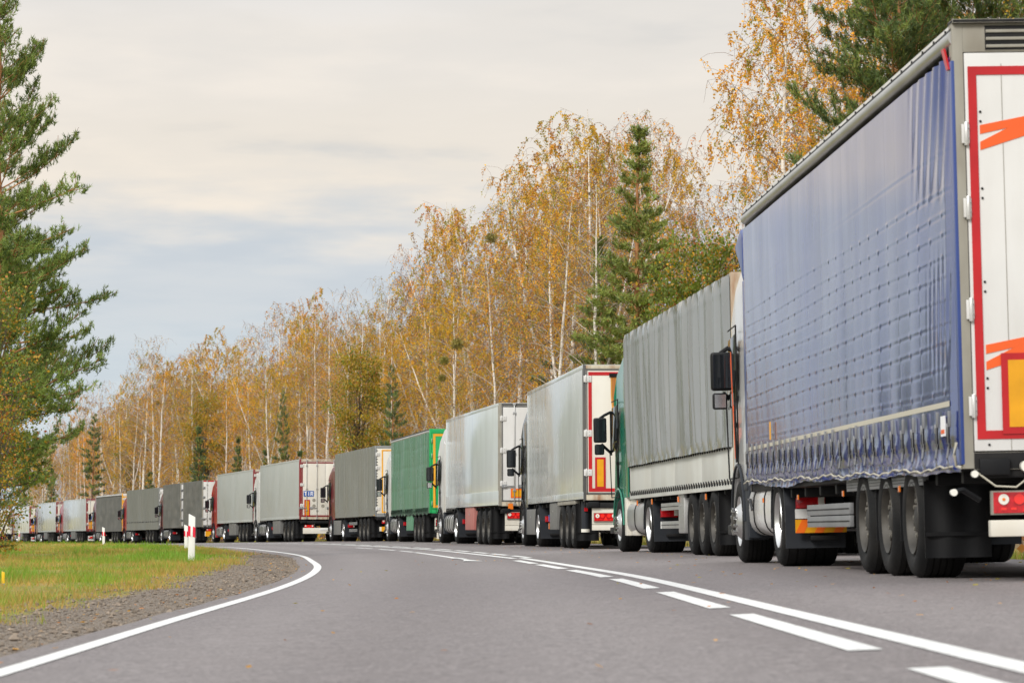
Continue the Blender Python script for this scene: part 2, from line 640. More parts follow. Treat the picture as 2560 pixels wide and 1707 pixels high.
bs.inputs['Specular IOR Level'].default_value = 0.35
bp = nd(nt, 'ShaderNodeBump', Strength=0.45, Distance=0.01)
nt.links.new(a1, bp.inputs['Height'])
nt.links.new(bp.outputs[0], bs.inputs['Normal'])

Yr = np.concatenate([np.linspace(-60, 5, 14), np.linspace(6, 160, 309), np.linspace(162, 520, 180), np.linspace(530, 800, 20)])
tt = np.concatenate([[0, .004], np.linspace(.06, 1, 24)])
left = ue(Yr) - 0.27 - 0.05 * vnoise(Yr * 0.8, Yr * 0, 9) - 0.03 * vnoise(Yr * 3.1, Yr * 0, 4)
UR = left[:, None] * (1 - tt) + 3.15 * tt
YR = np.repeat(Yr[:, None], len(tt), 1)
ZR = zroad(UR, YR)
ZR[:, 0] -= 0.05
P = np.stack([xt(YR) + UR, YR, ZR], -1)
tag(link('road', grid_mesh('road', P, [m_road], UR)), 'worn grey brown asphalt road bending left into the wood', 'road', kind='structure')

m_paint, nt, bs = node_mat('road_paint')
p1 = pos_noise(nt, 40, 5, 0.7)
p2 = pos_noise(nt, 3, 3, 0.5)
wear = ramp(nt, mth(nt, 'ADD', mth(nt, 'MULTIPLY', p1, 0.75), mth(nt, 'MULTIPLY', p2, 0.25)), [(0.48, (0.69, 0.69, 0.665)), (0.58, (0.54, 0.53, 0.51)), (0.66, (0.26, 0.24, 0.23))])
nt.links.new(wear, bs.inputs['Base Color'])
bs.inputs['Roughness'].default_value = 0.6


def line_strip(a, uf, w, y0, y1, step=0.5, ends=None):
    n = max(2, int((y1 - y0) / step) + 1)
    Y = np.linspace(y0, y1, n)
    um = uf(Y)
    PL = np.stack([xt(Y) + um - w / 2, Y, zroad(um - w / 2, Y) + 0.004], -1)
    PR = np.stack([xt(Y) + um + w / 2, Y, zroad(um + w / 2, Y) + 0.004], -1)
    a.quads(np.stack([PL[:-1], PR[:-1], PR[1:], PL[1:]], 1), 0)


a = Acc()
line_strip(a, ue, 0.125, -20, 420, 0.4)
tag(link('road_edge_line', a.mesh('road_edge_line', [m_paint])), 'continuous white line painted along the left road edge', 'road marking', kind='structure')
a = Acc()
line_strip(a, uc, 0.13, -20, 54, 0.4)
line_strip(a, lambda Y: uc(Y) - 0.10 - 0.05 * np.clip((Y - 50) / 8, 0, 1), 0.13, 54, 420, 0.5)
tag(link('road_centre_line', a.mesh('road_centre_line', [m_paint])), 'continuous white centre line running between the lanes', 'road marking', kind='structure')
a = Acc()
for y1_, y0_ in ((10.1, 5.0), (17.05, 11.68), (23.64, 18.5), (30.3, 25.2), (37.4, 31.6), (44, 38.8), (50.6, 45.3)):
    line_strip(a, lambda Y: uc(Y) - 0.265, 0.13, y0_, y1_, 0.4)
y0_ = 54.5
while y0_ < 200:
    line_strip(a, lambda Y: uc(Y) + 0.16, 0.13, y0_, y0_ + 5.2, 0.5)
    y0_ += 6.7
for y0_, y1_ in ((59.5, 78.5), (79.6, 85), (87, 92.5), (95, 101)):
    line_strip(a, lambda Y: uc(Y) - 0.92, 0.11, y0_, y1_, 0.5)
for (ya, yb, wa, wb) in ((52.0, 54.6, 0.34, 0.10), (54.6, 57.6, 0.10, 0.10), (57.9, 60.2, 0.30, 0.08)):
    q = []
    for yy_, ww in ((ya, wa), (yb, wb)):
        um = float(uc(yy_)) - 0.90
        q.append([(float(xt(yy_)) + um + s * ww / 2, yy_, float(zroad(um, yy_)) + 0.008) for s in (-1, 1)])
    a.quads([[q[0][0], q[0][1], q[1][1], q[1][0]]], 0)
tag(link('road_marking_dashes', a.mesh('road_marking_dashes', [m_paint])), 'broken white dashes beside the centre line and worn lane arrows', 'road marking', kind='structure')

# ------------------------------------------------------------------ lorry materials
DUST = (0.30, 0.26, 0.21)
M = {}
M['white'] = mat('white_paint', (0.68, 0.675, 0.655), 0.32, coat=0.3, var=0.05, dirt=(DUST, 0.30, (1.6, 1.6, 0.35)), rvar=0.08)
M['cream'] = mat('cream_door_paint', (0.70, 0.675, 0.60), 0.38, coat=0.2, var=0.04, dirt=((0.55, 0.48, 0.36), 0.35, (2.5, 2.5, 0.4)), rvar=0.08)
M['reefer'] = mat('grey_white_panel', (0.52, 0.545, 0.54), 0.24, coat=0.35, var=0.05, vscale=(1, .7, .2), dirt=((0.46, 0.46, 0.44), 0.3, (1.2, 3.0, 0.16)), bump=((0.8, 0.5, 0.3), 0.12), rvar=0.10)
M['reefer_white'] = mat('white_panel', (0.66, 0.705, 0.715), 0.18, coat=0.4, var=0.04, vscale=(1, .7, .2), dirt=((0.58, 0.61, 0.61), 0.3, (1.2, 4.5, 0.12)), bump=((0.8, 2.2, 0.12), 0.25), rvar=0.08)
M['reefer_grey'] = mat('pale_grey_panel', (0.40, 0.42, 0.40), 0.42, var=0.03, vscale=(.5, .4, .3), dirt=((0.40, 0.38, 0.33), 0.25, (1, .6, 0.3)), rvar=0.1)
M['dark_canvas'] = mat('dark_grey_canvas', (0.12, 0.12, 0.115), 0.45, var=0.12, vscale=(.6, .5, 2.2), dirt=((0.30, 0.28, 0.25), 0.3, (1, .7, 1.5)), bump=((2, 2, 1.2), 0.3))
M['grey_canvas'] = mat('grey_canvas', (0.245, 0.255, 0.255), 0.26, coat=.5, var=0.07, vscale=(1, 1, .3), dirt=((0.14, 0.14, 0.13), 0.4, (1.4, 1.4, 0.35)), bump=((14, 14, 6), 0.10), rvar=0.08)
M['mid_canvas'] = mat('weathered_grey_canvas', (0.20, 0.205, 0.19), 0.38, var=0.08, vscale=(1, 1, .3), dirt=((0.20, 0.19, 0.16), 0.5, (1.4, 1.4, 0.3)), bump=((10, 10, 4), 0.10), rvar=0.08)
M['blue_pvc'] = mat('blue_pvc', (0.006, 0.022, 0.185), 0.24, coat=0.7, var=0.22, vscale=(1, .8, .4), dirt=((0.05, 0.068, 0.17), 0.35, (.9, .5, 0.7)), bump=((3, 7, 0.5), 0.035), spec=0.6, rvar=0.06)
M['blue'] = mat('blue_paint', (0.025, 0.055, 0.22), 0.35, coat=0.3, var=0.08)
M['sage_pvc'] = mat('faded_green_pvc', (0.085, 0.215, 0.135), 0.30, var=0.10, vscale=(1, 1, .3), dirt=((0.17, 0.25, 0.19), 0.5, (1.2, 1.2, 0.4)), bump=((3, 8, 1), 0.1), rvar=0.08)
M['green'] = mat('vivid_green_paint', (0.010, 0.36, 0.10), 0.38, var=0.08, dirt=((0.03, 0.26, 0.09), 0.3, (2, 2, .5)))
M['teal'] = mat('dark_green_cab_paint', (0.012, 0.185, 0.115), 0.25, coat=0.6, var=0.08)
M['maroon'] = mat('maroon_cab_paint', (0.17, 0.022, 0.028), 0.3, coat=0.5, var=0.1)
M['red_cab'] = mat('red_cab_paint', (0.36, 0.018, 0.025), 0.3, coat=0.5, var=0.1)
M['silver_cab'] = mat('silver_cab_paint', (0.62, 0.62, 0.62), 0.26, coat=0.6, var=0.05, dirt=(DUST, 0.25, (1.5, 1.5, .6)))
M['black_cab'] = mat('black_cab_paint', (0.05, 0.052, 0.055), 0.25, coat=0.6, var=0.1)
M['tape'] = mat('red_marking_tape', (0.47, 0.012, 0.016), 0.35, var=0.12, vscale=(3, 3, 3))
M['maroon_tape'] = mat('dark_red_frame_paint', (0.22, 0.028, 0.030), 0.45, var=0.1)
M['yellow_tape'] = mat('amber_marking_tape', (0.80, 0.38, 0.03), 0.4, var=0.08)
M['plate_y'] = mat('amber_reflector_board', (0.72, 0.33, 0.010), 0.3, var=0.1, vscale=(6, 6, 6))
M['plate_o'] = mat('orange_reflector_border', (0.86, 0.16, 0.015), 0.3, var=0.05)
M['orange'] = mat('orange_stripe', (0.80, 0.115, 0.018), 0.4, var=0.04)
M['frame_grey'] = mat('weathered_grey_frame', (0.30, 0.285, 0.24), 0.55, var=0.15, dirt=((0.16, 0.13, 0.09), 0.5, (4, 4, 1.2)))
M['rust_frame'] = mat('rust_spotted_cream_frame', (0.52, 0.47, 0.36), 0.6, var=0.1, dirt=((0.25, 0.10, 0.03), 0.85, (6, 6, 1.6)))
M['dark_frame'] = mat('dark_grey_frame', (0.075, 0.075, 0.075), 0.5, var=0.2, dirt=((0.2, 0.18, 0.14), 0.3, (3, 3, 1)))
M['alu'] = mat('dull_aluminium', (0.52, 0.52, 0.51), 0.42, metal=0.85, var=0.12, rvar=0.1)
M['alu_dark'] = mat('grey_side_rail', (0.26, 0.265, 0.27), 0.5, metal=0.5, var=0.12, rvar=0.1)
M['chrome'] = mat('bright_metal', (0.75, 0.75, 0.74), 0.22, metal=1.0)
M['chassis'] = mat('chassis_black', (0.010, 0.010, 0.011), 0.6, var=0.3, dirt=((0.03, 0.027, 0.022), 0.5, (3, 3, 3)), spec=0.22)
M['plastic'] = mat('black_plastic', (0.007, 0.0075, 0.009), 0.5, var=0.15, dirt=((0.022, 0.021, 0.019), 0.35, (2.5, 2.5, 1.2)), spec=0.22)
M['navyplastic'] = mat('dark_grey_plastic', (0.024, 0.028, 0.035), 0.5, var=0.15, dirt=((0.07, 0.065, 0.06), 0.35, (2, 2, 1)), spec=0.22)
M['rubber'] = mat('tyre_rubber', (0.009, 0.0092, 0.0095), 0.75, var=0.25, vscale=(4, 4, 4), dirt=((0.035, 0.032, 0.028), 0.4, (2.5, 2.5, 2.5)), bump=(40, 0.2), spec=0.22)
M['rim_dark'] = mat('dusty_steel_rim', (0.055, 0.050, 0.042), 0.55, metal=0.3, var=0.25, vscale=(8, 8, 8))
M['rim_black'] = mat('dark_rim_dish', (0.028, 0.026, 0.022), 0.6, metal=0.2, var=0.25, vscale=(8, 8, 8))
M['rim_bolt'] = mat('dusty_bolt', (0.22, 0.205, 0.175), 0.5, metal=0.5)
M['rim_alu'] = mat('polished_rim', (0.62, 0.62, 0.61), 0.32, metal=0.9, var=0.15, vscale=(6, 6, 6))
M['glass'] = mat('dark_cab_glass', (0.012, 0.014, 0.017), 0.06, spec=0.8)
M['red_lens'] = mat('red_lens', (0.50, 0.006, 0.012), 0.15, coat=0.6, var=0.25, vscale=(25, 25, 25))
M['red_lens2'] = mat('bright_red_lens', (0.85, 0.03, 0.02), 0.12, coat=0.6)
M['white_lens'] = mat('clear_lens', (0.80, 0.78, 0.70), 0.15, coat=0.6)
M['amber_lens'] = mat('amber_lens', (0.80, 0.20, 0.02), 0.2, coat=0.5)
M['redbox'] = mat('faded_red_box_paint', (0.42, 0.135, 0.115), 0.55, var=0.08, dirt=((0.35, 0.22, 0.18), 0.5, (2, 2, .6)))
M['greenbox'] = mat('faded_green_box_paint', (0.10, 0.25, 0.15), 0.5, var=0.1)
M['greybox'] = mat('grey_box_paint', (0.15, 0.15, 0.145), 0.5, var=0.1, dirt=((0.14, 0.13, 0.11), 0.4, (2, 2, .6)))
M['rope'] = mat('pale_rope', (0.50, 0.47, 0.38), 0.8)
M['strap'] = mat('grey_webbing', (0.17, 0.175, 0.18), 0.8)
M['boards'] = mat('white_drop_side', (0.60, 0.61, 0.57), 0.45, var=0.04, dirt=((0.38, 0.35, 0.29), 0.4, (1.2, 1.2, .5)))
M['sign_blue'] = mat('blue_plate', (0.02, 0.10, 0.38), 0.4)
M['sign_white'] = mat('white_lettering', (0.82, 0.82, 0.82), 0.5)
M['rust'] = mat('rust_streak', (0.55, 0.26, 0.045), 0.6, var=0.2, vscale=(9, 9, .6))
M['rust2'] = mat('deep_rust_streak', (0.36, 0.13, 0.02), 0.65, var=0.2, vscale=(9, 9, .6))
M['cab_strip'] = mat('orange_cab_stripe', (0.70, 0.10, 0.02), 0.4)


# ------------------------------------------------------------------ wheels (shared meshes)
def wheel_mesh(kind):
    """x = outward (towards -x for the left side); hub at the origin; R = .5"""
    ty = MB()
    w = 0.38 if kind != 'drive' else 0.60
    prof = [(w, .30), (w, .43), (w - .02, .475), (w - .06, .497)]
    for k in range(5):
        c = w - .06 - (w - .12) * (k + .5) / 5
        h = (w - .12) / 10
        prof += [(c + h * .75, .50), (c - h * .75, .50), (c - h * .8, .487), (c - h * 1.2, .487)]
    prof += [(.06, .497), (.02, .475), (0.0, .45), (-.012, .40), (.0, .335), (.03, .29)]
    ty.lathe([(a, r * 1.0) for a, r in prof], M['rubber'], 40)
    rim = MB()
    if kind == 'front':
        rm = M['rim_alu']
        rim.lathe([(.02, .30), (0.0, .295), (.02, .275), (.05, .245), (-.03, .17), (-.05, .15), (-.055, .11)], rm, 32)
        rim.lathe([(-.055, .11), (-.085, .10), (-.095, .06), (-.095, .001)], M['rim_dark'], 20)
        bolt_x, bolt_r, hole = -.09, .142, None
    elif kind == 'drive':
        rm = M['rim_alu']
        rim.lathe([(.02, .305), (-.005, .295), (.03, .275), (.16, .255), (.20, .20), (.20, .15)], rm, 32)
        rim.lathe([(.20, .16), (.06, .13), (.02, .10), (.02, .001)], M['rim_dark'], 24)
        bolt_x, bolt_r = .15, .17
    else:
        rm = M['rim_dark']
        rim.lathe([(.02, .30), (0.0, .294), (.03, .275), (.12, .258), (.125, .20), (.10, .16), (.09, .12)], [rm, rm, rm, M['rim_black'], M['rim_black'], M['rim_black']], 32)
        rim.lathe([(.09, .12), (.04, .105), (.03, .08), (.03, .001)], M['rim_black'], 20)
        bolt_x, bolt_r = .035, .15
    for k in range(10):
        t = 2 * math.pi * k / 10
        rim.cyl((bolt_x, bolt_r * math.cos(t), bolt_r * math.sin(t)), 'x', .02, .06, M['chrome' if kind == 'front' else 'rim_bolt'], 6)
    for k in range(10):
        t = 2 * math.pi * (k + .5) / 10
        if kind == 'trailer':
            rim.cyl((.105, .215 * math.cos(t), .215 * math.sin(t)), 'x', .026, .02, M['chassis'], 8)
            if k % 2 == 0:
                rim.box(.05, .12, .225 * math.cos(t) - .02, .225 * math.cos(t) + .02, .225 * math.sin(t) - .02, .225 * math.sin(t) + .02, M['rim_dark'])
    return ty.mesh('tyre_' + kind, smooth=40), rim.mesh('rim_' + kind, smooth=40)


WHEEL = {k: wheel_mesh(k) for k in ('trailer', 'front', 'drive')}


def add_wheel(root, kind, side, y, r=0.5, inset=0.02):
    ty, rim = WHEEL[kind]
    o = bpy.data.objects.new('wheel', ty)
    col.objects.link(o)
    o.parent = root
    o.location = (side * (1.275 - inset), y, r)
    o.rotation_euler = (random.uniform(0, 6), 0, 0 if side < 0 else math.pi)
    s = r / 0.5
    o.scale = (1, s, s)
    link('rim', rim, o)
    return o


# ------------------------------------------------------------------ cloth sides
def cloth(name, parent, m, y0, y1, z0f, z1, fn, dy=0.045, dz=0.03, x=-1.275):
    """a side curtain: fn(Y, Z) gives the outward bulge in metres; z0f(y) the hem height"""
    ny = int((y1 - y0) / dy) + 1
    Y = np.linspace(y0, y1, ny)
    z0 = z0f(Y)
    nz = int((z1 - float(np.mean(z0))) / dz) + 1
    t = np.linspace(0, 1, nz)
    Z = z0[:, None] * (1 - t) + z1 * t
    YY_ = np.repeat(Y[:, None], nz, 1)
    B = fn(YY_, Z) * np.clip((YY_ - y0) / .25, .10, 1) * np.clip((y1 - YY_) / .25, .10, 1)
    sgn = -1 if x < 0 else 1
    P = np.stack([x + sgn * B, YY_, Z], -1)
    if x > 0:
        P = P[::-1]
    return link(name, grid_mesh(name, P[:, ::-1], [m]), parent)


def flat_fn(seed, amp=0.012):
    def f(Y, Z):
        return 0.006 + amp * (vnoise(Y * .7 + seed, Z * .6, seed) - .3)
    return f


def gss(d, w):
    return np.exp(-(d / w) ** 2)


BLUE_ROWS = [3.16, 2.87, 2.70, 2.56, 2.40, 2.25, 2.07, 1.89, 1.75, 1.57, 1.40]


def blue_fn(Y, Z):
    d = 0.024 + 0.012 * (vnoise(Y * .40, Z * .6, 2) - .5) + 0.004 * (vnoise(Y * 1.9, Z * .45, 8) - .5)
    ph = (Y / 0.5) % 1.0
    ds = np.minimum(ph, 1 - ph) * 0.5
    d = d - 0.0009 * gss(ds, 0.012) + 0.0006 * (np.cos(2 * np.pi * ph) * -.5 + .5) * vnoise(Y * .4, Z * 1.1, 12)
    for k, rz in enumerate(BLUE_ROWS):
        zz_ = rz + 0.010 * np.sin(Y * .8 + k)
        a_ = 0.0014 if k else 0.0008
        d = d - a_ * gss(Z - zz_, 0.010) + a_ * .6 * gss(Z - zz_ - .022, 0.012)
        d = d + (0.0048 if k else 0.0006) * gss(ds, 0.024) * gss(Z - zz_ - .010, 0.017) * (.5 + vnoise(Y * 2, 0 * Z + rz, 4))
    # upper rear corner pulled into slanting folds
    w = np.clip((1.9 - Y) / 1.9, 0, 1) * np.clip((Z - 2.8) / .8, 0, 1)
    d = d + 0.020 * w * np.sin((Y - (3.9 - Z) * .33) * 21 + 2 * vnoise(Y * 2, Z, 1))
    w = np.clip((1.3 - Y) / 1.3, 0, 1) * gss(Z - 1.98, .30)
    d = d + 0.010 * w * np.sin(Y * 34 + Z * 4)
    # slack hem between the straps
    w = np.clip((1.22 - Z) / .36, 0, 1)
    d = d + w * (0.008 * (np.cos(2 * np.pi * ph) * -.5 + .5) + 0.008 * (vnoise(Y * 1.6, Z * 5, 6) - .5) + .012 * np.sin(Z * 24 + 3 * vnoise(Y * .6, 0 * Z, 3)))
    w2 = gss(Y - 6.6, 1.5) * np.clip((1.12 - Z) / .2, 0, 1)
    d = d + .02 * w2 * np.sin(Y * 4.2 + 1)
    d = d + .005 * np.clip((Y - 13.25) / .3, 0, 1) * np.sin(Z * 31 + 2 * np.sin(Z * 7))
    return d


def fold_fn(seed, amp, lo, top):
    """loose vertical folds of a laced tarpaulin, leaning and deepening towards the hem"""
    def f(Y, Z):
        t = np.clip((Z - lo) / (top - lo), 0, 1)
        low = (1 - t) ** 2
        Ys = Y + .60 * low * (vnoise(Y * .55, 0 * Z, seed + 7) - .35) + 0.22 * (vnoise(Y * .6, Z * .8, seed) - .5) * (1 - t)
        w1 = np.sin(2 * np.pi * (Ys / .92 + 1.5 * vnoise(Ys * .45, 0 * Z, seed)))
        w2 = np.sin(2 * np.pi * (Ys / .41 + 1.2 * vnoise(Ys * .7, Z * .12, seed + 1)))
        w3 = vnoise(Ys * 7, Z * .6, seed + 2) - .5
        a1 = vnoise(Y * .6, Z * .4, seed + 3)
        env = (.45 + .55 * np.sin(np.pi * np.clip(.15 + .72 * (1 - t), 0, 1))) * np.clip(t / .05, 0.1, 1) * np.clip((1 - t) / .04, .3, 1)
        w1 = np.sign(w1) * np.abs(w1) ** .7
        d = amp * env * (w1 * (.25 + .75 * a1) + w2 * .36 * (.4 + .6 * (1 - a1)) + w3 * .25)
        d = d + 0.008 * gss(Z - (lo + (top - lo) * .905), .025)
        return d + amp + 0.008
    return f


def wrinkle_fn(seed, amp, rows=()):
    def f(Y, Z):
        d = 0.012 + amp * (vnoise(Y * .8, Z * .7, seed) - .4) + amp * .5 * (vnoise(Y * 5, Z * .6, seed + 1) - .5)
        for rz in rows:
            d = d - 0.012 * gss(Z - rz - .02 * np.sin(Y), 0.03)
        return d
    return f


# ------------------------------------------------------------------ lorry parts
def tail_light(parent, x, z, w, h, y, detail=True):
    b = MB()
    b.box(x, x + w, y, y + .05, z, z + h, M['red_lens'])
    fr = .012
    b.box(x - fr, x + w + fr, y + .008, y + .07, z - fr, z + h + fr, M['frame_grey' if detail else 'plastic'])
    r = h * .26
    for k, (cx, mm) in enumerate(((.14, 'white_lens'), (.36, 'red_lens2'), (.64, 'red_lens2'), (.86, 'white_lens'))):
        b.cyl((x + w * cx, y - .008, z + h * .66), 'y', r, .02, M[mm], 16, r * .9)
        if mm == 'white_lens':
            b.cyl((x + w * cx, y - .012, z + h * .66), 'y', r * .3, .02, M['amber_lens'], 10)
    b.prism([(x + w * .40, z + h * .06), (x + w * .60, z + h * .06), (x + w * .5, z + h * .62)], 'y', y - .006, y + .01, M['red_lens2'])
    for cx in (.14, .28, .72, .86):
        b.box(x + w * cx - .02, x + w * cx + .02, y - .006, y + .01, z + h * .14, z + h * .26, M['red_lens2'])
    return b.build('tail_light', parent, smooth=30)


def marking_plate(parent, x0, x1, z0, z1, y, border='plate_o', inner='plate_y', bw=None):
    b = MB()
    bw = bw or min(x1 - x0, z1 - z0) * .16
    b.box(x0, x1, y, y + .006, z0, z1, M[border])
    b.box(x0 + bw, x1 - bw, y - .003, y + .003, z0 + bw, z1 - bw, M[inner])
    return b.build('marking_plate', parent)


LETTER = {'T': [(0, .8, 1, 1), (.38, 0, .62, .8)], 'I': [(.38, 0, .62, 1)],
          'R': [(0, 0, .24, 1), (.24, .8, .85, 1), (.24, .42, .85, .6), (.76, .6, 1, .8)]}


def tir_plate(parent, x, z, w, h, y):
    b = MB()
    b.box(x, x + w, y, y + .006, z, z + h, M['sign_blue'])
    for k, ch in enumerate('TIR'):
        ox = x + w * (.06 + .31 * k)
        lw, lh, oz = w * .26, h * .72, z + h * .14
        for (a0, b0, a1_, b1) in LETTER[ch]:
            b.box(ox + a0 * lw, ox + a1_ * lw, y - .003, y + .002, oz + b0 * lh, oz + b1 * lh, M['sign_white'])
        if ch == 'R':
            b.prism([(ox + .40 * lw, oz + .42 * lh), (ox + .68 * lw, oz + .42 * lh), (ox + 1.02 * lw, oz), (ox + .74 * lw, oz)], 'y', y - .003, y + .002, M['sign_white'])
    return b.build('lettered_plate', parent)


def rear_end(root, c, y=0.0, H=4.0, zf=1.15, w=2.55, full=True):
    """rear frame with two doors; the doors' face lies at y - .03"""
    fr = M[c.get('frame', 'dark_frame')]
    hx = w / 2
    pw = c.get('post', .075)
    b = MB()
    top = c.get('header', .16)
    b.box(-hx + .002, -hx + pw, y - .02, y + .12, zf - .12, H - .012, fr)
    b.box(hx - pw, hx - .002, y - .02, y + .12, zf - .12, H - .012, fr)
    hm = M[c.get('header_mat', c.get('frame', 'dark_frame'))]
    b.box(-hx + pw, hx - pw, y - .018, y + .12, H - top, H - .014, hm)
    if c.get('louvers'):
        for k in range(3):
            z = H - top + .03 + k * .055
            b.box(-hx + pw + .17, hx - pw - .17, y - .034, y - .019, z, z + .022, M['frame_grey'])
        b.box(-hx + pw + .16, hx - pw - .16, y - .024, y - .018, H - top + .01, H - .03, M['chassis'])
        b.box(-hx + .0, hx - .0, y - .06, y + .14, H - .016, H + .012, M['chassis'])
    b.box(-hx + pw, hx - pw, y - .016, y + .12, zf - .13, zf - .005, M[c.get('sill', 'frame_grey')])
    b.build('rear_frame', root, bevel=.006)
    d0, d1 = zf + .005, H - top - .008
    doors = []
    for s in (-1, 1):
        x0, x1 = (-hx + pw + .006, -.006) if s < 0 else (.006, hx - pw - .006)
        b = MB()
        b.box(x0, x1, y - .03, y + .03, d0, d1, M[c['door']])
        if c.get('gasket'):
            g = .035
            for (a0, a1_, b0, b1) in ((x0 - .0, x1, d0 - .0, d0 + g), (x0, x1, d1 - g, d1), (x0, x0 + g, d0, d1), (x1 - g, x1, d0, d1)):
                b.box(a0, a1_, y - .033, y - .028, b0, b1, M['dark_frame'])
        dr = b.build('rear_door', root, bevel=.006)
        doors.append(dr)
        # marking tape along the outer, top and bottom edges
        if c.get('tape'):
            t = MB()
            tw, off = c.get('tape_w', .055), c.get('tape_off', .01)
            tm = M[c['tape']]
            zt0, zt1 = d0 + c.get('tape_lo', .02), d1 - c.get('tape_hi', .02)
            xo0, xo1 = (x0 + off, x1) if s < 0 else (x0, x1 - off)
            yt = y - .0365
            t.box(xo0, xo1, yt, y - .03, zt1 - tw, zt1, tm)
            t.box(xo0, xo1, yt, y - .03, zt0, zt0 + tw, tm)
            if s < 0:
                t.box(xo0, xo0 + tw, yt, y - .03, zt0 + tw, zt1 - tw, tm)
            else:
                t.box(xo1 - tw, xo1, yt, y - .03, zt0 + tw, zt1 - tw, tm)
            t.build('marking_tape', dr)
        # hinges
        for z in c.get('hinges', (d0 + .2, (d0 + d1) / 2 - .3, (d0 + d1) / 2 + .55, d1 - .25)):
            h = MB()
            xh = x0 if s < 0 else x1
            hw0, hw1 = c.get('hinge_w', (.055, .12))
            a0, a1_ = (xh - hw0, xh + hw1) if s < 0 else (xh - hw1, xh + hw0)
            h.box(a0, a1_, y - .048, y - .028, z - .07, z + .07, M[c.get('hinge_mat', 'white')])
            h.cyl((xh, y - .045, z - .085), 'z', .018, .17, M['alu'], 8)
            for q in (-.035, .035):
                h.cyl((xh - s * hw1 * .6, y - .054, z + q), 'y', .010, .01, M['chassis'], 8)
            h.build('hinge', dr, bevel=.003)
        # lock rods with brackets and handles
        rod = MB()
        for xr_ in c.get('rods', (.32, .78)):
            xx = (x0 + (x1 - x0) * (1 - xr_)) if s < 0 else (x0 + (x1 - x0) * xr_)
            rod.cyl((xx, y - .055, d0 - .12), 'z', .016, d1 - d0 + .2, M['alu'], 8)
            for z in (d0 - .09, d0 + .3, (d0 + d1) / 2, d1 - .2, d1 + .05):
                rod.box(xx - .04, xx + .04, y - .072, y - .03, z - .035, z + .035, M['alu'])
            hz = d0 + .42
            rod.box(xx - .30, xx - .0, y - .075, y - .06, hz - .02, hz + .02, M['alu'])
            rod.box(xx - .36, xx - .22, y - .07, y - .03, hz - .05, hz + .05, M['alu_dark'])
        if c.get('rods', True) != ():
            rod.build('lock_rod', dr, bevel=.002)
    return doors


def underrun(root, c, y=0.0):
    """lamps, bumper bar and buffers below the doors"""
    b = MB()
    z0, z1 = c.get('bar', (.36, .48))
    bm_ = M[c.get('bar_mat', 'cream')]
    b.box(-1.08, 1.08, y + .02, y + .12, z0, z1, bm_)
    if c.get('lamp_board'):
        lz0, lz1 = c['lamp_board']
        b.box(-1.08, 1.08, y + .04, y + .10, lz0, lz1, bm_)
    for x in (-.55, .55):
        b.box(x - .04, x + .04, y + .10, y + .18, z0 + .02, 1.0, M['chassis'])
    o = b.build('rear_bumper', root, bevel=.008)
    if c.get('bar_blocks'):
        k = MB()
        for (x0, x1, mm) in c['bar_blocks']:
            k.box(x0, x1, y + .008, y + .02, z0 - .01, z1 + .01, M[mm])
        k.build('marking_plate', o)
    lx, lz, lw, lh = c.get('lamp', (-1.05, .50, .52, .15))
    tail_light(root, lx, lz, lw, lh, y + (-.012 if c.get('lamp_board') else .02), c.get('near', False))
    tail_light(root, -lx - lw, lz, lw, lh, y + (-.012 if c.get('lamp_board') else .02), c.get('near', False))
    g = MB()
    for s in (-1, 1):
        bx = s * 1.05
        g.box(bx - .11, bx + .11, y - .05, y + .06, c.get('buf_z', .90), c.get('buf_z', .90) + .12, M['plastic'])
    g.box(-1.2, 1.2, y + .0, y + .10, c.get('buf_z', .90) - .02, c.get('buf_z', .90) + .10, M['chassis'])
    g.build('rubber_buffer', root, bevel=.012)
    p = MB()
    p.box(-.26, .26, y - .02 if c.get('lamp_board') else y + .0, y + .02, c.get('np_z', .53), c.get('np_z', .53) + .11, M['white'])
    p.build('number_plate', root, bevel=.004)


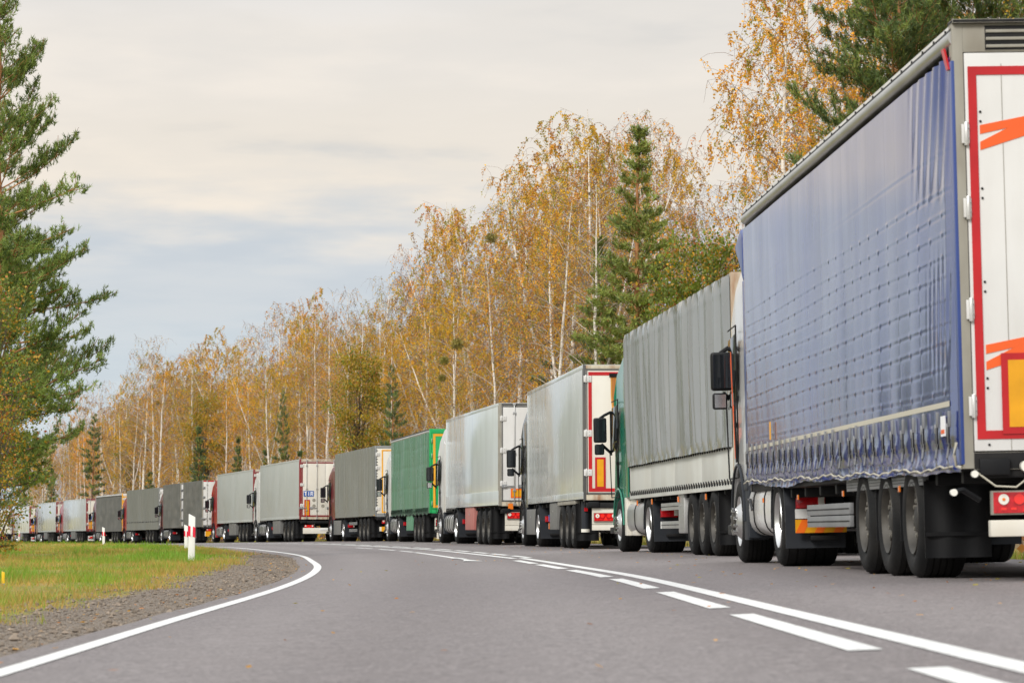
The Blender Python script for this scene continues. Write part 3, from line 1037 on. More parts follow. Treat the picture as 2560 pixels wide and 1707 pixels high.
def trailer_chassis(root, L, zf, axles, c, front=True):
    b = MB()
    for x in (-.5, .5):
        b.box(x - .06, x + .06, .15, L - .3, zf - .42, zf - .14, M['chassis'])
    for k in range(int(L / 1.1)):
        b.box(-1.2, 1.2, .4 + k * 1.1, .5 + k * 1.1, zf - .22, zf - .13, M['chassis'])
    for y in axles:
        b.cyl((-1.15, y, .5), 'x', .075, 2.3, M['chassis'], 10)
        b.box(-.75, -.45, y - .3, y + .45, .42, .62, M['chassis'])
        b.box(.45, .75, y - .3, y + .45, .42, .62, M['chassis'])
        b.cyl((-.62, y - .35, .5), 'z', .13, .3, M['rubber'], 12)
        b.cyl((.62, y - .35, .5), 'z', .13, .3, M['rubber'], 12)
    if front:
        for x in (-.85, .85):
            b.box(x - .07, x + .07, L - 3.1, L - 2.95, .32, zf - .2, M['chassis'])
            b.box(x - .15, x + .15, L - 3.2, L - 2.85, .28, .33, M['chassis'])
    b.build('chassis', root, bevel=.01)
    # mudguards over the axles and flaps behind each wheel
    r = c.get('wr', .5)
    for y in axles:
        for s in (-1, 1):
            f = MB()
            x0, x1 = (-1.23, -.84) if s < 0 else (.84, 1.23)
            n = 8
            for q in range(n):
                a0, a1_ = R(20 + 140 * q / n), R(20 + 140 * (q + 1) / n)
                ro, ri = r + .085, r + .075
                f.prism([(y + ro * math.cos(a0), r + ro * math.sin(a0)), (y + ro * math.cos(a1_), r + ro * math.sin(a1_)),
                         (y + ri * math.cos(a1_), r + ri * math.sin(a1_)), (y + ri * math.cos(a0), r + ri * math.sin(a0))], 'x', x0, x1, M['plastic'])
            yb = y - r - .075
            f.box(x0, x1, yb - .012, yb, .30, r + .3, M['plastic'])
            f.build('mudguard', root)
    ya = axles[0] - r - .14
    for s in (-1, 1):
        x0, x1 = (-1.26, -.74) if s < 0 else (.74, 1.26)
        m_ = MB()
        n = 14
        pts = [(x0 + (x1 - x0) * k / n, ya + .012 * math.sin(k * .9)) for k in range(n + 1)]
        m_.prism(pts + [(p[0], p[1] - .012) for p in pts[::-1]], 'z', .17, zf - .18, M['plastic'])
        m_.box(x0 + .01, x1 - .01, ya - .035, ya - .012, .34, .37, M['plastic'])
        m_.build('mud_flap', root)
    for y in axles:
        for s in (-1, 1):
            add_wheel(root, 'trailer', s, y, r)


def side_guard(root, y0, y1, rails, m='alu_dark', post=True):
    for s in (-1, 1):
        b = MB()
        for (z0, z1) in rails:
            xa = s * 1.23
            b.box(min(xa, xa - s * .04), max(xa, xa - s * .04), y0, y1, z0, z1, M[m])
            b.box(min(xa, xa + s * .003), max(xa, xa + s * .003), y0, y1, (z0 + z1) / 2 - .008, (z0 + z1) / 2 + .008, M['chassis'])
        if post:
            for y in (y0 + .35, y1 - .35):
                xa = s * 1.19
                b.box(min(xa, xa - s * .06), max(xa, xa - s * .06), y - .04, y + .04, rails[0][0], .95, M['chassis'])
        b.build('side_guard', root, bevel=.006)


def tool_box(root, y0, y1, z0, z1, m, side=-1):
    b = MB()
    x0, x1 = (-1.24, -.72) if side < 0 else (.72, 1.24)
    b.box(x0, x1, y0, y1, z0, z1, M[m])
    o = b.build('tool_box', root, bevel=.025)
    h = MB()
    xs = x0 - .012 if side < 0 else x1 + .002
    h.box(xs, xs + .01, (y0 + y1) / 2 - .06, (y0 + y1) / 2 + .06, (z0 + z1) / 2 + .1, (z0 + z1) / 2 + .14, M['alu'])
    h.build('latch', o)
    return o


def fuel_tank(root, y0, y1, m='alu', z=.30, h=.68, ribs=3, side=-1):
    b = MB()
    rr = h / 2
    pts = []
    for k in range(24):
        a = 2 * math.pi * k / 24
        ca, sa = math.cos(a), math.sin(a)
        e = 3.2
        pts.append((-.90 + .34 * math.copysign(abs(ca) ** (2 / e), ca), z + rr + rr * math.copysign(abs(sa) ** (2 / e), sa)))
    if side > 0:
        pts = [(-p[0], p[1]) for p in pts]
    b.prism(pts, 'y', y0, y1, M[m])
    o = b.build('fuel_tank', root, bevel=.02, smooth=50)
    st = MB()
    cx = -.90 if side < 0 else .90
    for k in range(ribs):
        yy = y0 + (y1 - y0) * (k + .5) / ribs
        big = [(cx + (p[0] - cx) * 1.03, z + rr + (p[1] - z - rr) * 1.03) for p in pts]
        st.prism(big, 'y', yy - .022, yy + .022, M['plastic'])
    st.build('tank_strap', o, smooth=50)
    return o


def mirror(root, s, y, x, zc=2.32, col_low='chrome'):
    b = MB()
    b.tube([(s * x, y + .10, zc + .36), (s * (x + .13), y + .03, zc + .30), (s * (x + .22), y, zc + .24)], .028, M['plastic'])
    b.tube([(s * x, y + .10, zc - .42), (s * (x + .10), y + .03, zc - .34), (s * (x + .20), y, zc - .25)], .028, M['plastic'])
    b.tube([(s * x, y + .11, zc - .46), (s * x, y + .11, zc + .38)], .02, M['plastic'])
    o = b.build('mirror', root, smooth=50)
    hb = MB()
    x0, x1 = sorted((s * (x + .10), s * (x + .345)))
    hb.box(x0, x1, y - .06, y + .09, zc - .22, zc + .25, M['plastic'])
    hb.build('mirror_housing', o, bevel=.045, smooth=50, seg=3)
    g = MB()
    g.box(x0 + .028, x1 - .028, y - .063, y - .055, zc - .19, zc + .22, M['glass'])
    g.build('mirror_glass', o)
    lb = MB()
    x0, x1 = sorted((s * (x + .15), s * (x + .33)))
    lb.box(x0, x1, y - .06, y + .06, zc - .45, zc - .25, M['plastic'])
    lo = lb.build('lower_mirror_housing', o, bevel=.035, smooth=50, seg=3)
    g = MB()
    g.box(x0 + .022, x1 - .022, y - .063, y - .055, zc - .43, zc - .27, M[col_low])
    g.build('mirror_glass', lo)
    return o


def tractor(root, c, y0):
    """y0 = front wall of the trailer; the cab sits ahead of it"""
    before = set(root.children)
    cm = M[c['cab']]
    yb, yf = y0 + .42, y0 + 2.72          # back and front of the cab
    ax = y0 + 1.33                         # front axle
    dr = y0 - 2.45                         # drive axle
    hi = c.get('cab_h', 3.75)
    b = MB()
    arc = [(ax + .66 * math.cos(R(a)), .50 + .66 * math.sin(R(a))) for a in range(8, 173, 15)]
    prof = [(yb, 1.05), (yb, 3.05), (yb + .10, hi - .25), (yb + .55, hi), (yb + 1.15, hi - .10), (yb + 1.75, hi - .45), (yf - .42, 2.92), (yf - .12, 1.78), (yf, 1.30), (yf, .42), (yf - .35, .36), (ax + .68, .36)] + arc + [(ax - .70, .55), (ax - .70, 1.05)]
    n = len(prof)
    vs, fs = [], []
    def half(y, z):
        k = 1.23
        if z > 2.75:
            k -= .17 * (z - 2.75)
        if y > yf - .3:
            k -= .10
        return k
    for s in (-1, 1):
        vs += [(s * half(y, z), y, z) for y, z in prof]
    fs = [tuple(range(n - 1, -1, -1)), tuple(range(n, 2 * n))] + [(i, (i + 1) % n, (i + 1) % n + n, i + n) for i in range(n)]
    b.add(vs, fs, cm)
    cab = b.build('cab', root, bevel=.045, smooth=40, seg=3)
    for s in (-1, 1):
        w = MB()
        xa = s * 1.238
        pts = [(yb + 1.02, 1.98), (yb + 1.02, 2.74), (yf - .55, 2.70), (yf - .30, 1.98), (yf - .42, 1.86), (yb + 1.2, 1.90)]
        w.prism(pts, 'x', min(xa, xa - s * .012), max(xa, xa - s * .012), M['glass'])
        w.build('side_window', cab, bevel=.004)
        d = MB()
        for (p, q) in (((yb + .95, 1.02), (yb + .95, 2.84)), ((yf - .33, 1.02), (yf - .17, 1.9)), ((yb + .95, 2.84), (yf - .5, 2.82)), ((yb + .95, 1.02), (yf - .33, 1.02))):
            d.tube([(s * 1.232, p[0], p[1]), (s * 1.232, q[0], q[1])], .010, M['chassis'], 4)
        d.box(min(s * 1.225, s * 1.252), max(s * 1.225, s * 1.252), yb + 1.0, yb + 1.16, 1.62, 1.68, M['plastic'])
        d.tube([(s * 1.255, yb + .92, 1.2), (s * 1.265, yb + .92, 1.8), (s * 1.255, yb + .92, 2.3)], .014, M['plastic'], 5)
        d.build('door_seam', cab)
        # side air deflector behind the cab
        e = MB()
        x0, x1 = sorted((s * 1.245, s * 1.215))
        e.prism([(yb - .34, 1.0), (yb - .30, 3.2), (yb + .02, 3.3), (yb + .02, 1.0)], 'x', x0, x1, M[c.get('deflector', c['cab'])])
        e.build('side_deflector', root, bevel=.01)
        mirror(root, s, yf - .42, c.get('mx', 1.225), c.get('mz', 2.32), c.get('mirror_low', 'chrome'))
        # wheel arch lip
        lip = MB()
        lp = [(s * 1.25, ax + .67 * math.cos(R(a)), .50 + .67 * math.sin(R(a))) for a in range(0, 181, 15)]
        lip.tube(lp, .018, M[c.get('lip', 'plastic')], 6)
        lip.build('wheel_arch_trim', cab)
        st = MB()
        x0, x1 = sorted((s * 1.235, s * .95))
        st.box(x0, x1, ax + .70, yf - .02, .34, .46, M['plastic'])
        st.build('cab_step', cab, bevel=.02)
        st = MB()
        st.box(x0, x1, ax - .95, ax - .68, .30, 1.0, M[c.get('skirt', 'navyplastic')])
        st.build('cab_skirt', cab, bevel=.02)
    # roof air deflector, windscreen, grille and headlights
    rf = MB()
    rf.prism([(yb - .12, 3.25), (yb - .12, hi + .05), (yb + .10, hi + .14), (yb + .75, hi - .02), (yb + .60, hi - .12), (yb + .2, hi - .32)], 'x', -c.get('roof_w', 1.06), c.get('roof_w', 1.06), M[c.get('roof', c['cab'])])
    rf.build('roof_fairing', cab, bevel=.05, smooth=50, seg=3)
    ws = MB()
    ws.prism([(yf - .405, 2.86), (yf - .395, 2.86), (yf - .105, 1.84), (yf - .13, 1.84)], 'x', -1.06, 1.06, M['glass'])
    ws.build('windscreen', cab)
    gr = MB()
    gr.box(-.95, .95, yf - .01, yf + .015, .75, 1.25, M['plastic'])
    for z in (.83, .95, 1.07, 1.19):
        gr.box(-.9, .9, yf + .015, yf + .03, z - .02, z + .02, M['alu'])
    gr.build('grille', cab, bevel=.004)
    for s in (-1, 1):
        hl = MB()
        hl.box(min(s * .72, s * 1.08), max(s * .72, s * 1.08), yf - .02, yf + .02, .50, .68, M['white_lens'])
        hl.build('headlight', cab, bevel=.02)
    # tractor frame, drive axle fenders, rear lamps
    ch = MB()
    for x in (-.42, .42):
        ch.box(x - .05, x + .05, dr - .95, yf - .4, .62, .88, M['chassis'])
    ch.box(-1.0, 1.0, dr - .12, dr + .12, .40, .60, M['chassis'])
    ch.box(-.9, .9, dr + 1.0, yb + .1, .45, .75, M['chassis'])
    ch.build('tractor_frame', root, bevel=.01)
    rdr = .5
    for s in (-1, 1):
        f = MB()
        x0, x1 = sorted((s * 1.25, s * .62))
        n = 12
        ro, ri = rdr + .13, rdr + .10
        for q in range(n):
            a0, a1_ = R(-8 + 190 * q / n), R(-8 + 190 * (q + 1) / n)
            f.prism([(dr + ro * math.cos(a0), rdr + ro * math.sin(a0)), (dr + ro * math.cos(a1_), rdr + ro * math.sin(a1_)),
                     (dr + ri * math.cos(a1_), rdr + ri * math.sin(a1_)), (dr + ri * math.cos(a0), rdr + ri * math.sin(a0))], 'x', x0, x1, M['navyplastic'])
        f.box(x0, x1, dr - ro - .02, dr - ro, .20, rdr + .1, M['navyplastic'])
        f.build('fender', root, smooth=50)
        lx = -1.14 if s < 0 else .84
        t = MB()
        yy = dr - ro - .12
        t.box(lx, lx + .30, yy, yy + .08, c.get('tl_z', .62), c.get('tl_z', .62) + .13, M['red_lens'])
        t.box(lx + .22, lx + .30, yy - .006, yy + .02, c.get('tl_z', .62) + .01, c.get('tl_z', .62) + .12, M['white_lens'])
        t.box(lx, lx + .30, yy + .08, yy + .10, c.get('tl_z', .62) - .01, c.get('tl_z', .62) + .14, M['plastic'])
        t.build('tractor_lamp', root, bevel=.008)
        if c.get('board'):
            k = MB()
            x0, x1 = sorted((s * 1.16, s * .62))
            k.box(x0, x1, yy - .01, yy + .0, .36, .50, M['plate_y'])
            for q in range(3):
                xa = x0 + q * .2
                k.prism([(xa, .36), (xa + .09, .36), (xa + .16, .50), (xa + .07, .50)], 'y', yy - .013, yy - .008, M['plate_o'])
            k.build('hazard_board', root)
            k = MB()
            k.box(x0, x0 + .16, yy - .01, yy + .0, .51, .61, M['white'])
            k.build('number_plate', root)
        add_wheel(root, 'front', s, ax, .5, .035)
        add_wheel(root, 'drive', s, dr, .5, .03)
    tk = c.get('tank', 'alu')
    if tk == 'panel':
        tool_box(root, dr + .72, ax - .98, .30, .95, c.get('tank_mat', 'navyplastic'))
    else:
        fuel_tank(root, dr + .74, ax - 1.0, c.get('tank_mat', 'alu'), .32, .62, c.get('ribs', 4))
    fuel_tank(root, dr + .74, ax - 1.0, 'alu', .32, .62, 2, side=1)
    # on the bend the tractor stands turned a little against its trailer, about the coupling
    if c.get('bend'):
        piv = Vector((0, y0 - 1.9, 0))
        rot = Matrix.Translation(piv) @ Matrix.Rotation(R(c['bend']), 4, 'Z') @ Matrix.Translation(-piv)
        for o in set(root.children) - before:
            o.matrix_basis = rot @ o.matrix_basis


def box_body(root, c, L, H, zf, y0=0.0, name='cargo_box'):
    """rigid box: side panels with top and bottom rails"""
    b = MB()
    m_ = M[c['side']]
    b.box(-1.268, 1.268, y0 + .03, y0 + L, zf - .02, H - .03, m_)
    o = b.build(name, root, bevel=.012)
    t = MB()
    rl = M[c.get('rail', 'alu')]
    for s in (-1, 1):
        x0, x1 = sorted((s * 1.255, s * 1.277))
        t.box(x0, x1, y0 + .02, y0 + L, H - .10, H - .012, M[c.get('top_rail', c['side'])])
        t.box(x0, x1, y0 + .02, y0 + L, zf - .10, zf + (.02 if not c.get('low_rail') else c['low_rail']), M[c.get('low_rail_mat', c['side'])])
        if c.get('corner', True):
            t.box(min(s * 1.2, s * 1.2775), max(s * 1.2, s * 1.2775), y0 + L - .06, y0 + L + .004, zf - .05, H - .02, M[c.get('corner_mat', c['side'])])
    t.box(-1.25, 1.25, y0 + .0, y0 + L, H - .03, H - .008, M[c.get('roof_mat', c['side'])])
    t.build('edge_rail', o, bevel=.008)
    sm = MB()
    if c.get('seams'):
        for y in c['seams']:
            for s in (-1, 1):
                x0, x1 = sorted((s * 1.2675, s * 1.2695))
                sm.box(x0, x1, y0 + y - .006, y0 + y + .006, zf + .05, H - .11, M['frame_grey'])
        sm.build('panel_seam', o)
    if c.get('fridge'):
        f = MB()
        f.box(-.95, .95, y0 + L, y0 + L + .42, H - 2.2, H - .15, M['white'])
        for k in range(9):
            f.box(-.75, .75, y0 + L + .42, y0 + L + .44, H - 2.1 + k * .09, H - 2.06 + k * .09, M['plastic'])
        f.build('cooling_unit', root, bevel=.06, seg=3)
    return o


def frame_body(root, c, L, H, zf, y0=0.0):
    """open framed body behind cloth sides: roof, front wall, floor and posts"""
    b = MB()
    b.box(-1.24, 1.24, y0 + .05, y0 + L - .03, zf - .12, zf, M['chassis'])
    b.box(-1.25, 1.25, y0 + L - .06, y0 + L, zf - .12, H - .05, M[c.get('front', 'frame_grey')])
    b.box(-1.24, 1.24, y0 + .0, y0 + L, H - .05, H - .02, M[c.get('roof_mat', c['side'])])
    for k in range(5):
        yy = y0 + .3 + (L - .6) * k / 4
        for x in (-1.2, 1.15):
            b.box(x, x + .05, yy, yy + .08, zf, H - .05, M['alu_dark'])
    return b.build('body_frame', root, bevel=.01)


def place(name, label, cat, rear_left, front_left, lean=.7):
    """Empty at the middle of the lorry's rear end, on the road, turned along the road"""
    (xr, yr), (xf, yf) = rear_left, front_left
    d = Vector((xf - xr, yf - yr, 0)).normalized()
    rt = Vector((d.y, -d.x, 0))
    o = empty(name)
    c = Vector((xr, yr, 0)) + rt * 1.275
    def gz(p):
        return float(zroad(p.x - float(xt(p.y)), p.y)) if p.x - float(xt(p.y)) < 0 else float(zt(p.y)) + .012 * (p.x - float(xt(p.y)))
    z2, z1 = gz(c + d * 2.5), gz(c + d * 14)
    sl = (z1 - z2) / 11.5
    fwd = Vector((d.x, d.y, sl)).normalized()
    tl = math.tan(R(lean))
    right = Vector((rt.x, rt.y, tl)).normalized()
    up = right.cross(fwd).normalized()
    right = fwd.cross(up)
    mt = Matrix((right, fwd, up)).transposed().to_4x4()
    mt.translation = Vector((c.x, c.y, z2 - sl * 2.5))
    o.matrix_world = mt
    tag(o, label, cat, 'lorries queued nose to tail along the road')
    return o


AX3 = (2.42, 3.70, 4.98)


def semi(c):
    """one articulated lorry: trailer and tractor coupled, so one thing"""
    L, H, zf = c.get('L', 13.6), c.get('H', 4.0), c.get('zf', 1.15)
    root = place(c['name'], c['label'], 'lorry', c['rear'], c['front_pt'], c.get('lean', .7))
    ax = c.get('axles', AX3)
    kind = c['kind']
    if kind == 'box':
        box_body(root, c, L, H, zf)
    else:
        frame_body(root, c, L, H, zf)
        hem = c.get('hem', lambda y: np.full_like(y, zf - .12))
        top = H - c.get('rail_h', .06)
        dy, dz = c.get('res', (.06, .06))
        cloth('side_curtain' if kind == 'curtain' else 'side_tarpaulin', root, M[c['side']], .06, L - .02, hem, top, c['fn'], dy, dz)
        cloth('side_curtain' if kind == 'curtain' else 'side_tarpaulin', root, M[c['side']], .06, L - .02, lambda y: np.full_like(y, zf - .10), top, flat_fn(5), .4, .3, x=1.275)
        if kind == 'curtain':
            for s in (-1, 1):
                r = MB()
                x0, x1 = sorted((s * 1.29, s * 1.2))
                r.cyl((s * 1.235, .02, H - .11), 'y', .062, L - .02, M[c.get('rail', 'alu')], 14)
                r.box(min(s * 1.26, s * 1.15), max(s * 1.26, s * 1.15), .02, L, H - .055, H - .006, M[c.get('roof_trim', 'white')])
                r.box(min(s * 1.275, s * 1.15), max(s * 1.275, s * 1.15), .02, L, H - .06, H - .045, M['plastic'])
                for k in range(int(L / .5)):
                    r.cyl((s * 1.258, .3 + k * .5, H - .03), 'x', .012, s * .012, M['chassis'], 6)
                r.build('roof_rail', root, smooth=50)
        else:
            r = MB()
            r.box(-1.265, 1.265, .0, L, H - .06, H - .015, M[c['side']])
            r.build('roof_tarpaulin', root, bevel=.02)
    rear_end(root, c, 0, H, zf)
    underrun(root, c)
    trailer_chassis(root, L, zf, ax, c)
    tractor(root, c, L)
    return root


# ---- 1: the nearest lorry, blue curtain, white rear doors with orange chevrons
B1 = dict(name='curtain_lorry', kind='curtain', label='nearest lorry with long shiny blue side curtain and orange-striped white rear doors', rear=(3.28, 23.01), front_pt=(2.74, 36.6), lean=1.1,
          side='blue_pvc', H=4.085, zf=.95, fn=blue_fn, hem=lambda y: .80 + .014 * y * .6 + .010 * np.sin(y * 3.1) + .004 * np.sin(y * 12.6) - .05 * np.exp(-((y - 10.4) / 1.2) ** 2), rail_h=.245, res=(.03, .0125),
          roof_mat='white', frame='frame_grey', post=.078, header=.225, louvers=True, header_mat='frame_grey', sill='chassis', door='white', tape='tape', tape_w=.062, tape_off=.022, tape_lo=.085, tape_hi=.10, rods=(.12, .32),
          hinges=(1.28, 1.98, 2.72, 3.26), hinge_w=(.035, .022), bar=(.335, .455), bar_mat='cream', lamp=(-1.055, .505, .52, .15), buf_z=.78, near=True, cab='silver_cab', deflector='blue', roof='blue', lip='navyplastic', tank='tank', tank_mat='white', ribs=2, board=True, mz=2.32, mx=1.10, cab_h=3.78, roof_w=1.25, wr=.48)
lorry = semi(B1)
door = [o for o in lorry.children if o.name.startswith('rear_door')][0]
door_r = [o for o in lorry.children if o.name.startswith('rear_door')][1]
for (dd, sgn) in ((door, 1), (door_r, -1)):
    for zo in (0.035, -1.565):
        pts_a = [(-1.09, 3.222 + zo), (-1.09, 3.287 + zo), (-.05, 3.482 + zo), (-.05, 3.44 + zo), (-.89, 3.264 + zo)]
        pts_b = [(-1.09, 3.105 + zo), (-1.09, 3.165 + zo), (-.89, 3.2638 + zo), (-.05, 3.4398 + zo), (-.05, 3.425 + zo)]
        s = MB()
        for pp in (pts_a, pts_b):
            s.prism([(sgn * p[0], p[1]) for p in (pp if sgn > 0 else pp[::-1])], 'y', -.0345, -.0302, M['orange'])
        s.build('orange_chevron', dd)
    marking_plate(dd, *(sorted((sgn * -.985, sgn * -.55))), 1.075, 1.66, -.046, 'tape', 'plate_y', .05)
    v = MB()
    for z in (3.42, 3.35, 2.86, 2.79, 2.18, 2.11, 1.48, 1.41, 1.0):
        v.cyl((sgn * -1.085, -.038, z), 'y', .009, .01, M['chassis'], 8)
    v.box(min(sgn * -.925, sgn * -.921), max(sgn * -.925, sgn * -.921), -.0335, -.0302, .96, 3.77, M['frame_grey'])
    v.build('rivet', dd)
Yk = np.linspace(.3, 13.45, 160)
Pk = np.stack([np.stack([-1.275 - blue_fn(Yk, 0 * Yk + z) - .004, Yk, 0 * Yk + z], 1) for z in (1.335, 1.322, 1.308, 1.295)], 1)
link('rub_strip', grid_mesh('rub_strip', Pk, [M['rope']]), lorry)
eg = MB()
eg.box(-1.288, -1.262, -.022, .07, .86, 3.80, M['blue'])
eg.build('curtain_edge', lorry, bevel=.008)
bk = MB()
bk.box(-1.335, -1.315, -.022, .022, 1.14, 1.26, M['alu_dark'])
bk.box(-1.345, -1.325, -.028, .028, 1.02, 1.15, M['plastic'])
bk.box(-1.352, -1.338, -.010, .010, 1.10, 1.17, M['chrome'])
bk.box(-1.338, -1.318, -.026, .026, .98, 1.06, M['plastic'])
bk.tube([(-1.33, 0, 1.0), (-1.345, .004, .92), (-1.338, -.004, .86), (-1.31, 0, .83)], .012, M['strap'], 4)
bkm = bk.mesh('tension_buckle', bevel=.004)
for k in range(27):
    link('tension_buckle', bkm, lorry, (random.uniform(-.004, .004), .28 + k * .5 + random.uniform(-.03, .03), .0 + .0085 * k * .5 + random.uniform(-.012, .012)), (random.uniform(-.06, .06), 0, 0))
rp = MB()
rp.tube([(-1.335, y, .835 + .0084 * y + .014 * math.sin(y * 3.1) + .01 * math.sin(y * 12)) for y in np.arange(.1, 13.6, .17)], .008, M['rope'], 5)
rp.tube([(-1.31, .06, 1.02), (-1.33, .03, .93), (-1.31, .07, .85), (-1.28, .02, .84)], .012, M['rope'], 5)
rp.build('hem_rope', lorry)
sk = MB()
sk.box(-1.325, -1.318, .42, .60, 1.08, 1.23, M['sign_white'])
sk.box(-1.327, -1.317, .44, .58, 1.10, 1.13, M['orange'])
sk.build('sticker', lorry)
ts = MB()
ts.box(-1.335, -1.325, 10.96, 11.02, 1.36, 1.55, M['yellow_tape'])
ts.build('sticker', lorry)
rm = MB()
rm.prism([(.02, 3.74), (.10, 3.74), (.30, 3.92), (.20, 3.92)], 'x', -1.30, -1.285, M['tape'])
rm.build('red_marker', lorry)
pnl = MB()
pnl.box(-1.25, -1.20, 1.9, 6.0, .74, .845, M['alu_dark'])
for z in (.765, .79, .815):
    pnl.box(-1.253, -1.25, 1.9, 6.0, z, z + .008, M['chassis'])
pnl.build('axle_cover_strip', lorry, bevel=.01)
side_guard(lorry, 6.0, 8.9, ((.42, .525), (.535, .64)), post=False)
ot = MB()
for (x, y, z) in ((-1.35, -.03, .66), (-1.20, -.06, .79)):
    ot.cyl((x, y, z), 'y', .026, .04, M['white_lens'], 12)
ot.cyl((-.83, -.10, .84), 'y', .042, .06, M['white_lens'], 14)
ot.tube([(-1.35, .0, .66), (-1.28, .02, .68), (-1.15, .05, .60)], .022, M['plastic'])
ot.tube([(-1.18, -.04, .80), (-1.05, -.05, .70), (-.90, -.05, .69), (-.78, -.04, .78)], .007, M['rope'], 5)
ot.build('marker_lamp', lorry)
ft = MB()
for k, y in enumerate((3.0, 6.2, 9.4, 12.4)):
    ft.box(-1.262, -1.25, y - .03, y + .03, .70, .75, M['amber_lens'])
ft.build('side_marker_lamp', lorry)
pn = MB()
pn.box(-1.24, -1.0, 14.05, 14.42, .28, .98, M['navyplastic'])
pn.box(-1.25, -1.0, 14.0, 14.4, .86, .95, M['navyplastic'])
pn.tube([(-1.26, 13.4, .62), (-1.27, 13.5, .74), (-1.26, 13.75, .74), (-1.2, 13.9, .7)], .02, M['alu'])
pn.build('side_panel', lorry, bevel=.03)
for (dx, mm) in ((-1.236, 'cab_strip'),):
    cs = MB()
    cs.prism([(15.2, 1.25), (15.26, 1.25), (15.55, 2.45), (15.50, 2.55)], 'x', -1.242, -1.231, M[mm])
    cs.build('cab_stripe', lorry)

# ---- 2: grey tarpaulin over white drop sides, dark green cab
B2 = dict(name='tarpaulin_lorry', kind='tilt', label='lorry with creased grey tarpaulin above white drop sides and dark green cab', rear=(3.12, 44.38), front_pt=(2.17, 57.95), lean=.9,
          side='grey_canvas', H=4.0, zf=1.12, fn=fold_fn(3, .064, 1.55, 3.95), hem=lambda y: 1.545 + .004 * np.sin(y * 2.2), res=(.025, .05), frame='rust_frame', post=.16, header=.10, sill='rust_frame', door='cream', tape=None, rods=(.5,),
          bar=(.36, .48), cab='teal', tank='tank', tank_mat='alu', ribs=1, mz=2.28, skirt='cream', lip='teal', cab_h=3.78, roof='teal', bend=1.9, mirror_low='glass')
l2 = semi(B2)
b = MB()
for s in (-1, 1):
    x0, x1 = sorted((s * 1.278, s * 1.25))
    for k in range(4):
        b.box(x0, x1, .10 + k * 3.37, .10 + k * 3.37 + 3.35, 1.08, 1.56, M['boards'])
    b.box(min(s * 1.285, s * 1.24), max(s * 1.285, s * 1.24), .05, 13.6, .96, 1.07, M['boards'])
    b.box(min(s * 1.29, s * 1.28), max(s * 1.29, s * 1.28), .05, 13.6, 1.05, 1.085, M['frame_grey'])
b.build('drop_side', l2, bevel=.008)
lc = MB()
pts = []
for k in range(100):
    pts.append((-1.292, .12 + k * .135, 1.52 if k % 2 else 1.60))
lc.tube(pts, .007, M['plastic'], 4)
for k in range(46):
    y = .2 + k * .29
    lc.box(-1.305, -1.28, y - .02, y + .02, 1.02, 1.075, M['plastic'])
    lc.tube([(-1.29, y - .07, 1.04), (-1.305, y, 1.10), (-1.29, y + .07, 1.05)], .009, M['plastic'], 4)
lc.build('lashing_rope', l2)
tool_box(l2, 6.05, 6.75, .34, 1.0, 'alu')
side_guard(l2, 6.75, 9.2, ((.72, .84), (.42, .54)), 'alu', post=False)
k = MB()
k.box(-1.24, -1.10, 9.18, 9.24, .42, .54, M['white'])
k.build('rail_end_plate', l2)
lm = MB()
for y in (3.2, 6.6, 10.3, 12.6):
    lm.box(-1.27, -1.25, y - .03, y + .03, .84, .93, M['amber_lens'])
lm.build('side_marker_lamp', l2)
tool_box(l2, 15.0 - 1.9, 15.0 - 1.0, .30, .96, 'cream')

# ---- 3: pale grey refrigerated box, cream doors with red tape and a rust streak
B3 = dict(name='refrigerated_lorry', kind='box', label='lorry with pale grey box, red-taped cream rear doors and a rust streak', rear=(1.55, 68.96), front_pt=(.41, 82.51), lean=.2,
          side='reefer', H=4.0, zf=1.18, low_rail=.05, corner_mat='alu', top_rail='reefer_white', frame='dark_frame', header_mat='rust_frame', post=.06, header=.10, sill='rust_frame', door='cream', gasket=True, tape='tape', tape_w=.075, tape_off=.05, tape_hi=.06, tape_lo=.05,
          hinges=(1.65, 2.50, 3.68), rods=(.12,), bar=(.40, .52), lamp_board=(.53, .90), lamp=(-1.04, .60, .50, .17), near=True, cab='black_cab', tank='panel', tank_mat='greybox', mz=2.3, fridge=True, mirror_low='glass', cab_h=3.7, bend=.8)
l3 = semi(B3)
dr3 = [o for o in l3.children if o.name.startswith('rear_door')]
marking_plate(dr3[0], -1.02, -.79, 1.30, 1.98, -.044, 'tape', 'plate_y', .045)
ru = MB()
n = 18
for (cx, w_, z0_, z1_, mm) in ((-.60, .16, 2.5, 3.72, 'rust'), (-.61, .09, 3.1, 3.73, 'rust2')):
    zs = np.linspace(z0_, z1_, n)
    wl_ = [cx - w_ / 2 * (.35 + .65 * (z - z0_) / (z1_ - z0_)) + .006 * math.sin(z * 9) for z in zs]
    wr_ = [cx + w_ / 2 * (.35 + .65 * (z - z0_) / (z1_ - z0_)) + .006 * math.sin(z * 7 + 1) for z in zs]
    off = -.0335 if mm == 'rust' else -.0355
    ru.prism([(a_, z) for a_, z in zip(wl_, zs)] + [(a_, z) for a_, z in list(zip(wr_, zs))[::-1]], 'y', off, -.0305, M[mm])
ru.box(-.70, -.50, -.055, -.03, 3.72, 3.80, M['plastic'])
ru.build('rust_streak', dr3[0])
tool_box(l3, 6.3, 8.0, .42, 1.06, 'greybox')
pk = MB()
pk.box(-1.26, -1.0, 1.95, 5.9, .98, 1.07, M['frame_grey'])
pk.build('axle_cover_strip', l3, bevel=.02)
fe = MB()
fe.cyl((-1.10, 1.2, .42), 'z', .09, .62, M['navyplastic'], 16)
fe.cyl((-1.10, 1.2, .36), 'z', .10, .07, M['white_lens'], 16)
fe.cyl((-1.10, 1.2, 1.03), 'z', .05, .06, M['alu'], 12)
